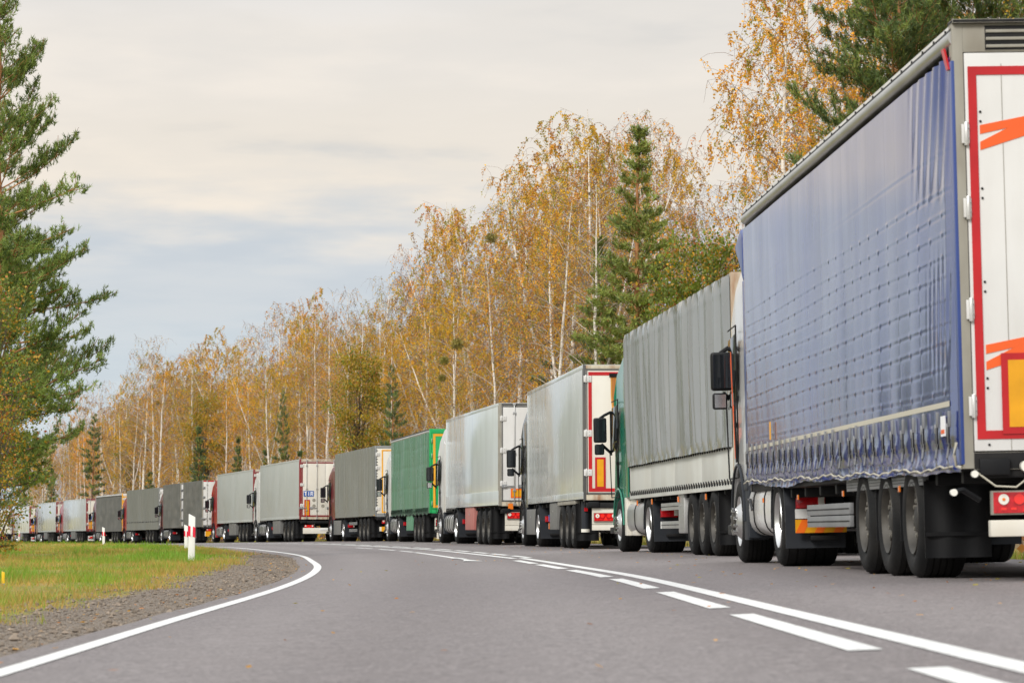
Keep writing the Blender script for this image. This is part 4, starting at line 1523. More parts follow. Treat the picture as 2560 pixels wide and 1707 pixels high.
fe.box(-1.14, -1.06, 1.07, 1.12, .82, .90, M['red_lens'])
fe.build('extinguisher_box', l3)
lm = MB()
lm.box(-1.25, -1.235, 8.1, 8.2, .62, .78, M['sign_blue'])
lm.box(-1.25, -1.235, 8.1, 8.25, .44, .58, M['amber_lens'])
lm.build('sticker', l3)
rb = MB()
rb.box(-.36, -.20, -.03, .0, .55, 1.0, M['plastic'])
rb.build('rubber_strip', l3, bevel=.02)

# ---- 4: white refrigerated box with a faded red tool box, white cab
B4 = dict(name='refrigerated_lorry', kind='box', label='lorry with streaky white box and a faded red locker slung below it', rear=(-.38, 89.46), front_pt=(-2.13, 102.95), lean=.1,
          side='reefer_white', H=4.0, zf=1.22, low_rail=.30, corner_mat='reefer_white', frame='frame_grey', header_mat='dark_frame', post=.09, header=.09, sill='rust_frame', door='white', gasket=True, tape=None, hinges=(1.72, 2.65, 3.55), rods=(.3, .7),
          bar=(.40, .54), lamp_board=(.55, .98), lamp=(-1.02, .74, .46, .17), near=True, cab='white', tank='tank', tank_mat='alu', ribs=4, mz=2.25, fridge=True, cab_h=3.8, bend=1.6)
l4 = semi(B4)
dr4 = [o for o in l4.children if o.name.startswith('rear_door')]
marking_plate(dr4[0], -.93, -.05, 1.32, 1.58, -.044)
marking_plate(dr4[1], .05, .93, 1.32, 1.58, -.044)
tool_box(l4, 6.2, 8.5, .42, 1.12, 'redbox')
k = MB()
k.box(-1.0, -.86, -.02, .02, 1.0, 1.16, M['amber_lens'])
k.build('side_marker_lamp', l4)

# ---- 5: faded green curtain, vivid green rear with yellow border, white cab
B5 = dict(name='curtain_lorry', kind='curtain', label='lorry with faded green side curtain and vivid green rear edged in yellow', rear=(-2.9, 111.99), front_pt=(-4.76, 125.46), lean=.2,
          side='sage_pvc', H=4.0, zf=1.15, fn=wrinkle_fn(11, .05, (3.4, 2.75, 1.95)), hem=lambda y: 1.0 + .03 * np.sin(y * 5.2), rail_h=.14, res=(.07, .06), roof_mat='dark_frame', roof_trim='dark_frame', frame='green', post=.08, header=.18, header_mat='green', sill='green', door='green', tape='yellow_tape', tape_w=.085, tape_off=.04, tape_lo=.06, tape_hi=.0,
          hinge_mat='green', hinge_w=(.05, .03), rods=(.4,), bar=(.42, .54), lamp_board=(.56, .86), lamp=(-1.04, .58, .46, .20), cab='white', tank='tank', tank_mat='alu', ribs=4, mz=2.25, cab_h=3.7, bend=1.0)
l5 = semi(B5)
dr5 = [o for o in l5.children if o.name.startswith('rear_door')]
k = MB()
k.box(-.72, -.40, -.04, -.03, 1.95, 2.22, M['sign_blue'])
k.box(-.72, -.40, -.04, -.03, 1.68, 1.93, M['plastic'])
k.box(-.72, -.40, -.04, -.03, 1.36, 1.66, M['tape'])
k.build('sticker', dr5[0])
tool_box(l5, 6.0, 8.2, .42, 1.02, 'greenbox')
lc = MB()
for q in range(40):
    y = .3 + q * .33
    lc.tube([(-1.305, y, 1.22), (-1.315, y + .05, 1.10), (-1.30, y + .02, .98)], .014, M['plastic'], 4)
lc.build('curtain_strap', l5)
mf = MB()
mf.box(-1.02, -.92, -.03, .0, .12, .42, M['cream'])
mf.box(-.86, -.76, -.03, .0, .12, .42, M['cream'])
mf.build('mud_flap_stripe', l5)

# ---- 6: grey tarpaulin with yellow piping, maroon cab
B6 = dict(name='tarpaulin_lorry', kind='tilt', label='lorry with weathered grey tarpaulin piped in yellow, pulled by a maroon cab', rear=(-5.72, 133.02), front_pt=(-8.12, 146.41), lean=.2,
          side='mid_canvas', H=4.0, zf=1.15, fn=fold_fn(9, .036, 1.30, 3.95), hem=lambda y: np.full_like(y, 1.06), res=(.06, .07), frame='grey_canvas', post=.07, header=.12, header_mat='grey_canvas', sill='grey_canvas', door='cream', tape='yellow_tape', tape_w=.06, tape_off=.20, tape_lo=.03, tape_hi=.05, rods=(.4,),
          bar=(.42, .60), bar_blocks=((-1.0, 1.0, 'plate_y'),), lamp=(-.98, .74, .46, .16), cab='maroon', tank='panel', tank_mat='greybox', mz=2.25, cab_h=3.5, bend=1.8)
l6 = semi(B6)
k = MB()
k.box(-1.30, -1.285, .08, 13.5, 1.06, 1.10, M['yellow_tape'])
k.box(-1.315, -1.29, .08, 13.5, 1.36, 1.385, M['mid_canvas'])
k.build('yellow_piping', l6)
k = MB()
for q in range(22):
    k.box(-1.22, -1.17, -.045, -.03, 1.25 + q * .12, 1.28 + q * .12, M['plastic'])
k.build('lacing_eyelet', l6)
side_guard(l6, 6.4, 9.0, ((.72, .84), (.42, .54)), 'alu_dark')

# ---- 7 and 8: grey refrigerated boxes with red frames
B7 = dict(name='refrigerated_lorry', kind='box', label='lorry with plain grey box and cream doors bearing a blue TIR plate', rear=(-10.32, 154.37), front_pt=(-13.27, 167.64), lean=.1,
          side='reefer_grey', H=4.0, zf=1.2, low_rail=.03, low_rail_mat='reefer_grey', frame='maroon_tape', header_mat='rust_frame', post=.09, header=.12, sill='rust_frame', door='cream', gasket=False, tape='maroon_tape', tape_w=.07, tape_off=.0, tape_lo=.0, hinges=(1.75, 2.75, 3.65), rods=(.35, .78),
          bar=(.38, .66), lamp=(-1.02, .66, .46, .14), cab='white', tank='tank', tank_mat='alu', ribs=4, mz=2.25, fridge=True, roof='white', bend=1.5)
l7 = semi(B7)
d7 = [o for o in l7.children if o.name.startswith('rear_door')][0]
tir_plate(d7, -1.07, 2.18, .50, .27, -.046)
marking_plate(d7, -1.03, -.76, 1.22, 2.02, -.046, 'tape', 'plate_y', .055)
k = MB()
for (x, z) in ((-.56, 2.0), (-.12, 2.0), (-.56, 1.72), (-.12, 1.72)):
    k.cyl((x, -.036, z), 'y', .085, .006, M['frame_grey'], 16)
k.build('sticker', d7)
tool_box(l7, 6.6, 9.2, .40, 1.06, 'greybox')

B8 = dict(B7, label='lorry with plain grey box and bright red cab, just behind the TIR-plated one', rear=(-14.25, 175.19), front_pt=(-17.45, 188.41), cab='red_cab', roof='red_cab', fridge=True, skirt='red_cab')
l8 = semi(B8)
tool_box(l8, 6.6, 9.2, .40, 1.06, 'greybox')

# ---- 9: road train, two dark grey canvas boxes, maroon cab
root = place('road_train', 'road train of two dark grey canvas boxes with white rear doors', 'lorry', (-19.84, 203.75), (-24.12, 219.8), .1)
c9 = dict(side='dark_canvas', corner=False, frame='frame_grey', post=.07, header=.10, header_mat='maroon_tape', door='white', tape=None, hinges=(1.5, 2.2, 2.9, 3.5), hinge_mat='alu_dark', rods=(.4, .8), sill='dark_frame', bar=(.42, .72), bar_blocks=((-1.05, -.1, 'plate_y'), (.1, 1.05, 'plate_y')), lamp=(-1.0, .74, .5, .16),
          cab='maroon', tank='tank', tank_mat='alu', mz=2.25, cab_h=3.6)
for (y0_, L_) in ((0.0, 7.7), (8.9, 7.6)):
    b = MB()
    b.box(-1.24, 1.24, y0_ + .05, y0_ + L_, 1.0, 3.95, M['dark_frame'])
    b.build('body_frame', root)
    for xx in (-1.275, 1.275):
        cloth('side_tarpaulin', root, M['dark_canvas'], y0_ + .05, y0_ + L_, lambda y: np.full_like(y, 1.02), 3.96, wrinkle_fn(4 + int(y0_), .04, (3.3, 2.7, 2.1)), .12, .1, x=xx)
    b = MB()
    b.box(-1.26, 1.26, y0_, y0_ + L_, 3.95, 3.99, M['dark_canvas'])
    b.build('roof_tarpaulin', root, bevel=.01)
    rear_end(root, dict(c9, header_mat='tape' if y0_ == 0 else 'frame_grey'), y0_, 4.0, 1.12)
underrun(root, c9)
trailer_chassis(root, 7.7, 1.12, (2.6, 3.95), c9, front=False)
b = MB()
b.box(-.12, .12, 7.5, 9.6, .55, .68, M['chassis'])
for x in (-.45, .45):
    b.box(x - .05, x + .05, 9.0, 17.0, .62, .9, M['chassis'])
b.build('drawbar', root)
tractor(root, dict(c9), 16.1)

# ---- 10: grey tarpaulin with pale yellow-lined rear
B10 = dict(name='tarpaulin_lorry', kind='tilt', label='lorry with grey ribbed tarpaulin and pale rear lined in yellow, fourth white-backed behind the delineator posts', rear=(-25.39, 228.59), front_pt=(-29.26, 241.63), lean=.1,
           side='mid_canvas', H=4.0, zf=1.15, fn=fold_fn(21, .02, 1.4, 3.95), hem=lambda y: np.full_like(y, .98), res=(.09, .09), frame='grey_canvas', post=.10, header=.12, header_mat='grey_canvas', sill='grey_canvas', door='white', tape='yellow_tape', tape_w=.07, tape_off=.22, tape_lo=.05, tape_hi=.08, rods=(.4,),
           bar=(.40, .66), bar_blocks=((-1.0, 1.0, 'plate_y'),), lamp=(-1.0, .68, .5, .2), cab='red_cab', tank='tank', mz=2.25, cab_h=3.5)
B10['label'] = 'lorry with grey ribbed tarpaulin and pale rear lined in yellow, red cab'
l10 = semi(B10)
k = MB()
pts = [(-1.30, .1 + q * .17, 1.52 if q % 2 else 1.60) for q in range(79)]
k.tube(pts, .016, M['plastic'], 4)
k.build('lashing_rope', l10)

# ---- 11: dark grey curtain with white roof edge
B11 = dict(name='curtain_lorry', kind='curtain', label='lorry with dark grey side curtain under a white roof edge, yellow-edged rear', rear=(-31.37, 255.9), front_pt=(-35.15, 268.96), lean=.1,
           side='dark_canvas', H=4.0, zf=1.1, fn=wrinkle_fn(31, .03), hem=lambda y: np.full_like(y, .96), rail_h=.2, rail='white', res=(.2, .15), roof_mat='white', frame='yellow_tape', post=.09, header=.2, header_mat='white', sill='cream', door='white', tape='yellow_tape', tape_w=.1, tape_off=.0, rods=(.4,),
           bar=(.38, .56), bar_mat='white', lamp=(-1.0, .58, .5, .2), cab='maroon', tank='tank', tank_mat='alu', ribs=4, mz=2.25)
l11 = semi(B11)
d11 = [o for o in l11.children if o.name.startswith('rear_door')][0]
marking_plate(d11, -1.1, -.7, 1.15, 2.0, -.046, 'plate_o', 'plate_y')

# ---- 12 to 14: white refrigerated boxes with dark red frames and blue plates
for (lab, rear, fr, cab) in (('pale box lorry with red cab, immediately left of the white-roof-edged dark curtain lorry', (-38.12, 284.84), (-41.99, 297.88), 'red_cab'),
                             ('pale box lorry second to the left of the white-roof-edged dark curtain lorry', (-44.25, 308.81), (-47.97, 321.89), 'maroon'),
                             ('pale box lorry at far left, half hidden behind the farthest delineator post and twigs', (-52.49, 346.14), (-56.19, 359.22), 'maroon')):
    lo = semi(dict(B7, label=lab, rear=rear, front_pt=fr, cab=cab, roof=cab, side='reefer', lean=.1, header_mat='maroon_tape', sill='maroon_tape', bar=(.22, .34), bar_mat='white', lamp_board=(.35, .66), lamp=(-1.02, .42, .5, .18)))
    dd = [o for o in lo.children if o.name.startswith('rear_door')][0]
    tir_plate(dd, -1.05, 2.1, .62, .32, -.046)
    marking_plate(dd, -1.05, -.72, 1.25, 2.02, -.046, 'plate_o', 'plate_y')
    tool_box(lo, 6.6, 9.2, .40, 1.06, 'greybox')

# ---- 15: the last one in view, cream box behind the foliage
B15 = dict(B7, label='last lorry in view, cream box with orange and blue bumper blocks behind foliage', rear=(-60.86, 385.7), front_pt=(-64.67, 398.76), side='cream', cab='maroon', roof='maroon', sill='cream', frame='cream', tape=None, header_mat='maroon_tape', bar=(.30, .58), bar_blocks=((-1.0, -.3, 'plate_y'), (-.28, .28, 'sign_blue'), (.3, 1.0, 'plate_y')), lamp=(-1.02, .62, .5, .15))
l15 = semi(B15)

# ------------------------------------------------------------------ delineator posts and the yellow peg
m_post = mat('post_plastic', (0.82, 0.82, 0.80), 0.4, var=0.04, dirt=((0.55, 0.52, 0.45), 0.35, (6, 6, 2)))
m_post_r = mat('post_red_band', (0.72, 0.015, 0.05), 0.35, var=0.06)


def delineator(x, y, label, h=.88, lean=0.0, rz=0.0):
    o = empty('delineator_post', (x, y, land(x, y) - .03))
    o.rotation_euler = (0, R(lean), rz)
    tag(o, label, 'roadside post', 'red and white delineator posts')
    b = MB()
    hw, t = .064, .03
    b.prism([(-hw, 0), (hw, 0), (hw, h - .03), (-hw, h + .035)], 'y', -t, t, m_post)
    b.build('post_body', o, bevel=.012)
    k = MB()
    z0, z1 = h * .56, h * .78
    for (xa, xb) in ((-hw - .003, -.022), (.022, hw + .003)):
        dz = -.012 if xa < 0 else -.03
        k.prism([(xa, z0 + dz + .02), (xb, z0 + dz), (xb, z1 + dz), (xa, z1 + dz + .02)], 'y', -t - .003, t + .003, m_post_r)
    k.build('red_reflector', o)
    g = MB()
    g.box(-.022, .022, -t - .006, t + .006, z0 - .01, z1 - .02, m_post)
    g.build('reflector_strip', o, bevel=.004)
    return o


F = 7946.0
for (px, Y, lab, h, ln) in ((480, 61.0, 'nearest white delineator post with red bands on the grass verge', .89, .6), (467, 112, 'second delineator post, directly behind the nearest one', .87, -.6),
                            (261, 159, 'third delineator post, standing in front of the dark grey curtain lorry', .92, -1.2), (49, 224, 'farthest delineator post, near the left edge before a white box lorry', .98, 1.0)):
    delineator((px - 1280) / F * Y, Y, lab, h, ln)
x_, y_ = (11 - 1280) / F * 37, 37.0
o = empty('marker_peg', (x_, y_, land(x_, y_) - .02))
tag(o, 'short yellow marker peg stuck in the grass at the left', 'marker peg')
b = MB()
b.prism([(-.018, 0), (.018, 0), (.018, .165), (-.018, .175)], 'y', -.012, .012, mat('yellow_plastic', (.80, .50, .01), .4))
b.build('peg_body', o, bevel=.004)
b = MB()
b.box(-.024, .024, -.018, .018, .0, .035, M['frame_grey'])
b.build('peg_base', o, bevel=.004)

# ------------------------------------------------------------------ trees
m_birch = bpy.data.materials.new('birch_bark')
m_birch.use_nodes = True
nt = m_birch.node_tree
bs = nt.nodes['Principled BSDF']
tc = nd(nt, 'ShaderNodeTexCoord')
mp = nd(nt, 'ShaderNodeMapping')
mp.inputs['Scale'].default_value = (2.2, 2.2, 7.0)
nt.links.new(tc.outputs['Object'], mp.inputs[0])
n1 = nd(nt, 'ShaderNodeTexNoise', Scale=1.6, Detail=4)
nt.links.new(mp.outputs[0], n1.inputs['Vector'])
sp = nd(nt, 'ShaderNodeSeparateXYZ')
nt.links.new(tc.outputs['Object'], sp.inputs[0])
low = nd(nt, 'ShaderNodeMapRange')
low.inputs[1].default_value, low.inputs[2].default_value = 0.0, 2.5
low.inputs[3].default_value, low.inputs[4].default_value = 0.16, 0.0
nt.links.new(sp.outputs[2], low.inputs[0])
bark = ramp(nt, mth(nt, 'ADD', n1.outputs[0], low.outputs[0]), [(0.56, (0.78, 0.73, 0.65)), (0.64, (0.45, 0.39, 0.33)), (0.68, (0.08, 0.065, 0.055))])
nt.links.new(bark, bs.inputs['Base Color'])
bs.inputs['Roughness'].default_value = 0.8
m_twig = mat('birch_twig', (0.19, 0.13, 0.10), 0.85, var=0.2, rand=0.15)
m_limb = mat('birch_limb', (0.52, 0.44, 0.36), 0.85, var=0.25, rand=0.1)
m_gold = mat('golden_leaf', (0.77, 0.42, 0.024), 0.6, var=0.35, vscale=(.7, .7, .7), trans=0.35, rand=0.14)
m_brown = mat('brown_leaf', (0.52, 0.23, 0.045), 0.65, var=0.35, vscale=(.7, .7, .7), trans=0.3, rand=0.14)
m_olive = mat('olive_leaf', (0.36, 0.32, 0.025), 0.6, var=0.35, vscale=(.7, .7, .7), trans=0.35, rand=0.12)
m_needle = mat('pine_needle', (0.105, 0.158, 0.040), 0.6, var=0.35, vscale=(.8, .8, .8), trans=0.12, rand=0.12)
m_needle2 = mat('pine_needle_light', (0.25, 0.315, 0.065), 0.6, var=0.3, vscale=(.8, .8, .8), trans=0.18, rand=0.1)
m_needle3 = mat('pine_needle_bluish', (0.075, 0.145, 0.068), 0.6, var=0.3, vscale=(.8, .8, .8), trans=0.1, rand=0.1)
m_pbark = mat('pine_bark', (0.17, 0.105, 0.07), 0.9, var=0.35, vscale=(3, 3, 8), bump=((8, 8, 3), .6))
m_pbark2 = mat('orange_pine_bark', (0.40, 0.185, 0.075), 0.85, var=0.3, vscale=(3, 3, 6), bump=((8, 8, 3), .4))
m_leafgreen = mat('turning_green_leaf', (0.15, 0.205, 0.018), 0.55, var=0.35, vscale=(.9, .9, .9), trans=0.3, rand=0.1)
m_leafyellow = mat('turning_yellow_leaf', (0.42, 0.27, 0.02), 0.55, var=0.3, vscale=(.9, .9, .9), trans=0.35, rand=0.1)
m_leafred = mat('turning_orange_leaf', (0.40, 0.115, 0.02), 0.55, var=0.3, vscale=(.9, .9, .9), trans=0.35, rand=0.1)
m_dbark = mat('grey_bark', (0.11, 0.085, 0.06), 0.9, var=0.3, vscale=(3, 3, 6))
m_mistle = mat('mistletoe_leaf', (0.23, 0.20, 0.035), 0.6, var=0.3, vscale=(3, 3, 3), rand=0.1)


def unit(v):
    return v / (np.linalg.norm(v, axis=-1, keepdims=True) + 1e-9)


def leaf_quads(rng, C, size, up=0.0):
    """small randomly turned leaf faces at points C"""
    n = len(C)
    a = unit(rng.normal(size=(n, 3)))
    b = unit(np.cross(a, rng.normal(size=(n, 3))))
    s = size * rng.uniform(.6, 1.25, (n, 1))
    a, b = a * s * .5, b * s * .36
    return np.stack([C - a, C + b, C + a, C - b], 1)


def bend(rng, p0, d, L, n, droop, wob=.10):
    """a limb path from p0 along d that sags (droop > 0) or lifts (droop < 0)"""
    pts = [p0]
    d = d / np.linalg.norm(d)
    for k in range(n):
        d = d + np.array([0, 0, -droop / n]) + rng.normal(0, wob, 3) / n * 2
        d = d / np.linalg.norm(d)
        pts.append(pts[-1] + d * L / n)
    return np.array(pts)


def birch(seed, H, leaves=1.0, tone=(.55, .30, .15), lean=.03, fork=False, spread=1.0, low=.30, pend=1.0):
    rng = np.random.default_rng(seed)
    tr, cr = Acc(), Acc()
    stems = []
    n = 14
    t = np.linspace(0, 1, n)
    az = rng.uniform(0, 6.28)
    wob = np.cumsum(rng.normal(0, .06, (n, 2)), 0) * H / 20
    off = np.outer(t ** 1.5, [math.cos(az), math.sin(az)]) * lean * H + wob
    main = np.stack([off[:, 0], off[:, 1], t * H], 1)
    r0 = .0075 * H
    stems.append((main, r0, low))
    tr.tube(main, r0 * (1 - t) ** .85 + .010, 0, 8)
    if fork:
        k = int(n * .36)
        d = np.array([math.cos(az + 2.2) * .42, math.sin(az + 2.2) * .42, 1.0])
        p = bend(rng, main[k], d, H * .56, 9, -.25, .12)
        stems.append((p, r0 * .62, .22))
        tt_ = np.linspace(0, 1, 10)
        tr.tube(p, r0 * .62 * (1 - tt_) ** .8 + .008, 0, 6)
    P_leaf, W_leaf = [], []
    for (st, rs, lo) in stems:
        Hs = np.linalg.norm(st[-1] - st[0])
        nb = int(40 * Hs / H) + 6
        for b in range(nb):
            f = lo + (0.985 - lo) * ((b + rng.uniform(0, 1)) / nb)
            i = f * (len(st) - 1)
            k = min(int(i), len(st) - 2)
            p0 = st[k] + (st[k + 1] - st[k]) * (i - k)
            g = (f - lo) / (1 - lo)
            Lb = Hs * spread * (.05 + .155 * math.sin(math.pi * min(1, .18 + .80 * g)) ** 1.1) * rng.uniform(.6, 1.2)
            a = b * 2.4 + rng.uniform(-.6, .6)
            el = R(rng.uniform(38, 62) - 10 * g)
            d = np.array([math.cos(a) * math.cos(el), math.sin(a) * math.cos(el), math.sin(el)])
            pth = bend(rng, p0, d, Lb, 6, .55, .16)
            rb = max(.008, rs * .30 * (1 - f) + .010)
            cr.tube(pth, np.linspace(rb, .006, 7), 1, 4)
            ns = max(3, int(Lb * 3.2))
            for s in range(ns):
                q = .18 + .82 * (s + rng.uniform(0, 1)) / ns
                j = q * 6
                kk = min(int(j), 5)
                pp = pth[kk] + (pth[kk + 1] - pth[kk]) * (j - kk)
                dd = unit(pth[kk + 1] - pth[kk] + rng.normal(0, .06, 3) * Lb)
                sd_ = unit(dd + rng.normal(0, .65, 3))
                Ls = min(1.5, Lb * .36) * rng.uniform(.6, 1.2)
                sp_ = bend(rng, pp, sd_, Ls, 4, .9 * pend, .25)
                cr.tube(sp_, np.linspace(.008, .004, 5), 0, 3)
                for h in range(2):
                    jj = rng.integers(2, 5)
                    hp = bend(rng, sp_[jj], np.array([rng.normal(0, .35), rng.normal(0, .35), -.5 * pend + .2]), rng.uniform(.35, 1.0) * pend, 3, 1.2, .2)
                    cr.tube(hp, np.linspace(.006, .003, 4), 0, 3)
                    dens = leaves * (.45 + 1.05 * g) * rng.choice([.25, 1, 1.7])
                    m_ = rng.poisson(8.2 * dens)
                    if m_:
                        u_ = rng.uniform(0, 3, m_)
                        ku = np.minimum(u_.astype(int), 2)
                        P_leaf.append(hp[ku] + (hp[ku + 1] - hp[ku]) * (u_ - ku)[:, None] + rng.normal(0, .05, (m_, 3)))
                        W_leaf.append(np.full(m_, rng.choice(3, p=tone)))
    if P_leaf:
        C = np.concatenate(P_leaf)
        W = np.concatenate(W_leaf)
        fl = rng.random(len(W)) < .25
        W[fl] = rng.choice(3, p=tone, size=fl.sum())
        cr.quads(leaf_quads(rng, C, .102), 2 + W)
    return tr.mesh('birch_trunk', [m_birch], True), cr.mesh('birch_crown', [m_twig, m_limb, m_gold, m_brown, m_olive])


def needle_tufts(rng, C, D, L, w, per, m, acc):
    """bundles of thin needles at C pointing about D"""
    n = len(C)
    Cn = np.repeat(C, per, 0)
    Dn = unit(np.repeat(D, per, 0) + rng.normal(0, .62, (n * per, 3)))
    Ln = L * rng.uniform(.65, 1.15, (n * per, 1))
    sd_ = unit(np.cross(Dn, rng.normal(size=(n * per, 3)))) * w * .5
    st = Cn - np.repeat(D, per, 0) * L * rng.uniform(0, 1.1, (n * per, 1))
    acc.tris(np.stack([st - sd_, st + sd_, st + Dn * Ln], 1), np.repeat(m, per))


def pine(seed, H, crown0, reach, shape, whorl, nlimb, tuft, per, lift=.25, needle=(.12, .016), light=.4, bluish=False, sparse=1.0, top=1.0):
    """Scots pine: shape(g) = limb length factor at crown fraction g (0 low, 1 top)"""
    rng = np.random.default_rng(seed)
    tr, cr = Acc(), Acc()
    n = 16
    t = np.linspace(0, 1, n)
    wob = np.cumsum(rng.normal(0, .035, (n, 2)), 0) * H / 15
    main = np.stack([wob[:, 0], wob[:, 1], t * H], 1)
    r0 = .0095 * H
    rad = r0 * (1 - t) ** .8 + .012
    k = int(n * .45)
    tr.tube(main[:k + 1], rad[:k + 1], 0, 9)
    tr.tube(main[k:], rad[k:], 1, 8)
    TC, TD, TM = [], [], []
    nw = int((1 - crown0) * H / whorl)
    for wv in range(nw + 1):
        f = crown0 + (1 - crown0) * wv / nw
        g = wv / nw
        i = min(f, .995) * (n - 1)
        kk = min(int(i), n - 2)
        a0 = rng.uniform(0, 6.28)
        m_ = max(2, int(round(nlimb * rng.uniform(.7, 1.2))))
        for b in range(m_):
            if rng.random() > sparse:
                continue
            p0 = main[kk] + (main[kk + 1] - main[kk]) * (i - kk) + np.array([0, 0, rng.uniform(-.25, .25) * whorl])
            a = a0 + 6.283 * b / m_ + rng.uniform(-.35, .35)
            Lb = reach * shape(g) * rng.uniform(.62, 1.12)
            if Lb < .18:
                Lb = .18
            el = R(rng.uniform(-6, 16) + 42 * g ** 1.6)
            d = np.array([math.cos(a) * math.cos(el), math.sin(a) * math.cos(el), math.sin(el)])
            ns_ = 7
            pth = bend(rng, p0, d, Lb, ns_, -lift * rng.uniform(.2, 1.4), .22)
            rb = max(.012, r0 * .26 * (1 - .7 * g))
            cr.tube(pth, np.linspace(rb, .007, ns_ + 1), 3 if g > .2 else 4, 5)
            nsub = max(3, int(Lb * 5.5))
            for s in range(nsub):
                q = .22 + .78 * (s + rng.uniform(0, 1)) / nsub
                j = q * ns_
                kq = min(int(j), ns_ - 1)
                pp = pth[kq] + (pth[kq + 1] - pth[kq]) * (j - kq)
                dd = unit(pth[kq + 1] - pth[kq])
                side = unit(np.cross(dd, [0, 0, 1])) * (1 if s % 2 else -1)
                sdv = unit(dd * .8 + side * rng.uniform(.5, 1.1) + np.array([0, 0, rng.uniform(-.15, .5)]))
                Ls = (.16 + .32 * Lb * (1.05 - q) + .12) * rng.uniform(.7, 1.2)
                sp_ = bend(rng, pp, sdv, Ls, 3, -.4, .25)
                cr.tube(sp_, np.linspace(.011, .006, 4), 3, 3)
                nt_ = max(2, int(Ls * tuft))
                u_ = rng.uniform(.6, 3, nt_)
                ku = np.minimum(u_.astype(int), 2)
                c_ = sp_[ku] + (sp_[ku + 1] - sp_[ku]) * (u_ - ku)[:, None] + rng.normal(0, .05, (nt_, 3))
                dr_ = unit(unit(sp_[ku + 1] - sp_[ku]) * .7 + np.array([0, 0, .75]) + rng.normal(0, .35, (nt_, 3)))
                TC.append(c_)
                TD.append(dr_)
                mm = (2 if bluish else 0)
                TM.append(np.where(rng.random(nt_) < light, 1, mm))
            TC.append(pth[-1:] + 0)
            TD.append(unit(pth[-1:] - pth[-2:-1]))
            TM.append(np.array([0]))
    C, D, Mx = np.concatenate(TC), np.concatenate(TD), np.concatenate(TM)
    needle_tufts(rng, C, D, needle[0], needle[1], per, Mx, cr)
    return tr.mesh('pine_trunk', [m_pbark, m_pbark2], True), cr.mesh('pine_crown', [m_needle, m_needle2, m_needle3, m_pbark2, m_pbark])


def broadleaf(seed, H, crown0, rad, n_clump, per, size, tone):
    rng = np.random.default_rng(seed)
    tr, cr = Acc(), Acc()
    t = np.linspace(0, 1, 9)
    wob = np.cumsum(rng.normal(0, .07, (9, 2)), 0)
    main = np.stack([wob[:, 0], wob[:, 1], t * H * .85], 1)
    tr.tube(main, .010 * H * (1 - t) ** .7 + .015, 0, 8)
    CL, CW = [], []
    for k in range(n_clump):
        g = rng.uniform(0, 1) ** .8
        z = H * (crown0 + (1 - crown0) * g)
        rr = rad * math.sqrt(max(.05, math.sin(math.pi * (.12 + .82 * g)))) * rng.uniform(.35, 1.05)
        a = rng.uniform(0, 6.28)
        tip = np.array([rr * math.cos(a), rr * math.sin(a), z])
        b0 = main[min(8, max(1, int(8 * min(1, z / (H * .85)) * rng.uniform(.45, .8))))]
        v = tip - b0
        p = bend(rng, b0, v + np.array([0, 0, .25 * np.linalg.norm(v)]), np.linalg.norm(v) * 1.03, 5, .35, .15)
        cr.tube(p, np.linspace(.024, .006, 6), 0, 4)
        c = p[-1]
        m_ = rng.poisson(per)
        sc_ = rng.uniform(.28, .62) * rad / 2.4
        CL.append(c + rng.normal(0, 1, (m_, 3)) * np.array([sc_, sc_, sc_ * .6]))
        tn = np.array(tone) * np.array([rng.uniform(.4, 1.6) for _ in tone])
        CW.append(rng.choice(len(tone), p=tn / tn.sum(), size=m_))
    cr.quads(leaf_quads(rng, np.concatenate(CL), size), 1 + np.concatenate(CW))
    return tr.mesh('broadleaf_trunk', [m_dbark], True), cr.mesh('broadleaf_crown', [m_dbark, m_leafgreen, m_leafyellow, m_leafred, m_brown])


def tree(name, meshes, x, y, s, rz, label, cat, group, sxy=1.0, tilt=(0, 0), sink=.15):
    o = empty(name, (x, y, land(x, y) - sink))
    o.rotation_euler = (tilt[0], tilt[1], rz)
    o.scale = (s * sxy, s * sxy, s)
    tag(o, label, cat, group)
    link('trunk', meshes[0], o)
    link('crown', meshes[1], o)
    return o


BIRCH = {
    'gold': [birch(11, 20, 2.1, (.66, .12, .22), .03, False, .9, .24, 1.1), birch(12, 20, 1.9, (.55, .20, .25), .05, True, .95, .30, 1.1)],
    'mixed': [birch(21, 20, .95, (.45, .28, .27), .04, False, 1.0, .30, 1.2), birch(22, 20, 1.0, (.36, .36, .28), .06, True, 1.0, .26, 1.2), birch(23, 20, 1.3, (.36, .22, .42), .02, False, .85, .34, 1.0)],
    'bare': [birch(31, 20, .36, (.35, .50, .15), .04, False, .95, .32, 1.1), birch(32, 20, .28, (.30, .60, .10), .06, True, .95, .30, 1.2)],
}
conic = lambda g: max(.05, (1 - g) ** .72)
PINE = {
    'young': pine(41, 15, .20, 2.6, lambda g: max(.08, (1 - g) ** .78), .62, 6, 16, 10, .35, (.18, .032), .88),
    'wood': pine(42, 16, .28, 2.5, lambda g: max(.10, (1 - g) ** .6 * (.6 + .6 * g)), .85, 5, 12, 8, .25, (.22, .045), .4, True, sparse=.85),
    'spruce': pine(43, 12, .06, 2.1, lambda g: max(.05, (1 - g) ** .85), .46, 6, 11, 8, .05, (.22, .05), .35, True, sparse=.9),
}
BROAD = [broadleaf(51, 10, .34, 2.3, 120, 120, .14, (.80, .16, .02, .02)), broadleaf(52, 9, .12, 1.7, 120, 55, .11, (.70, .26, .02, .02)), broadleaf(53, 5, .08, 1.2, 70, 60, .09, (.34, .46, .10, .10))]

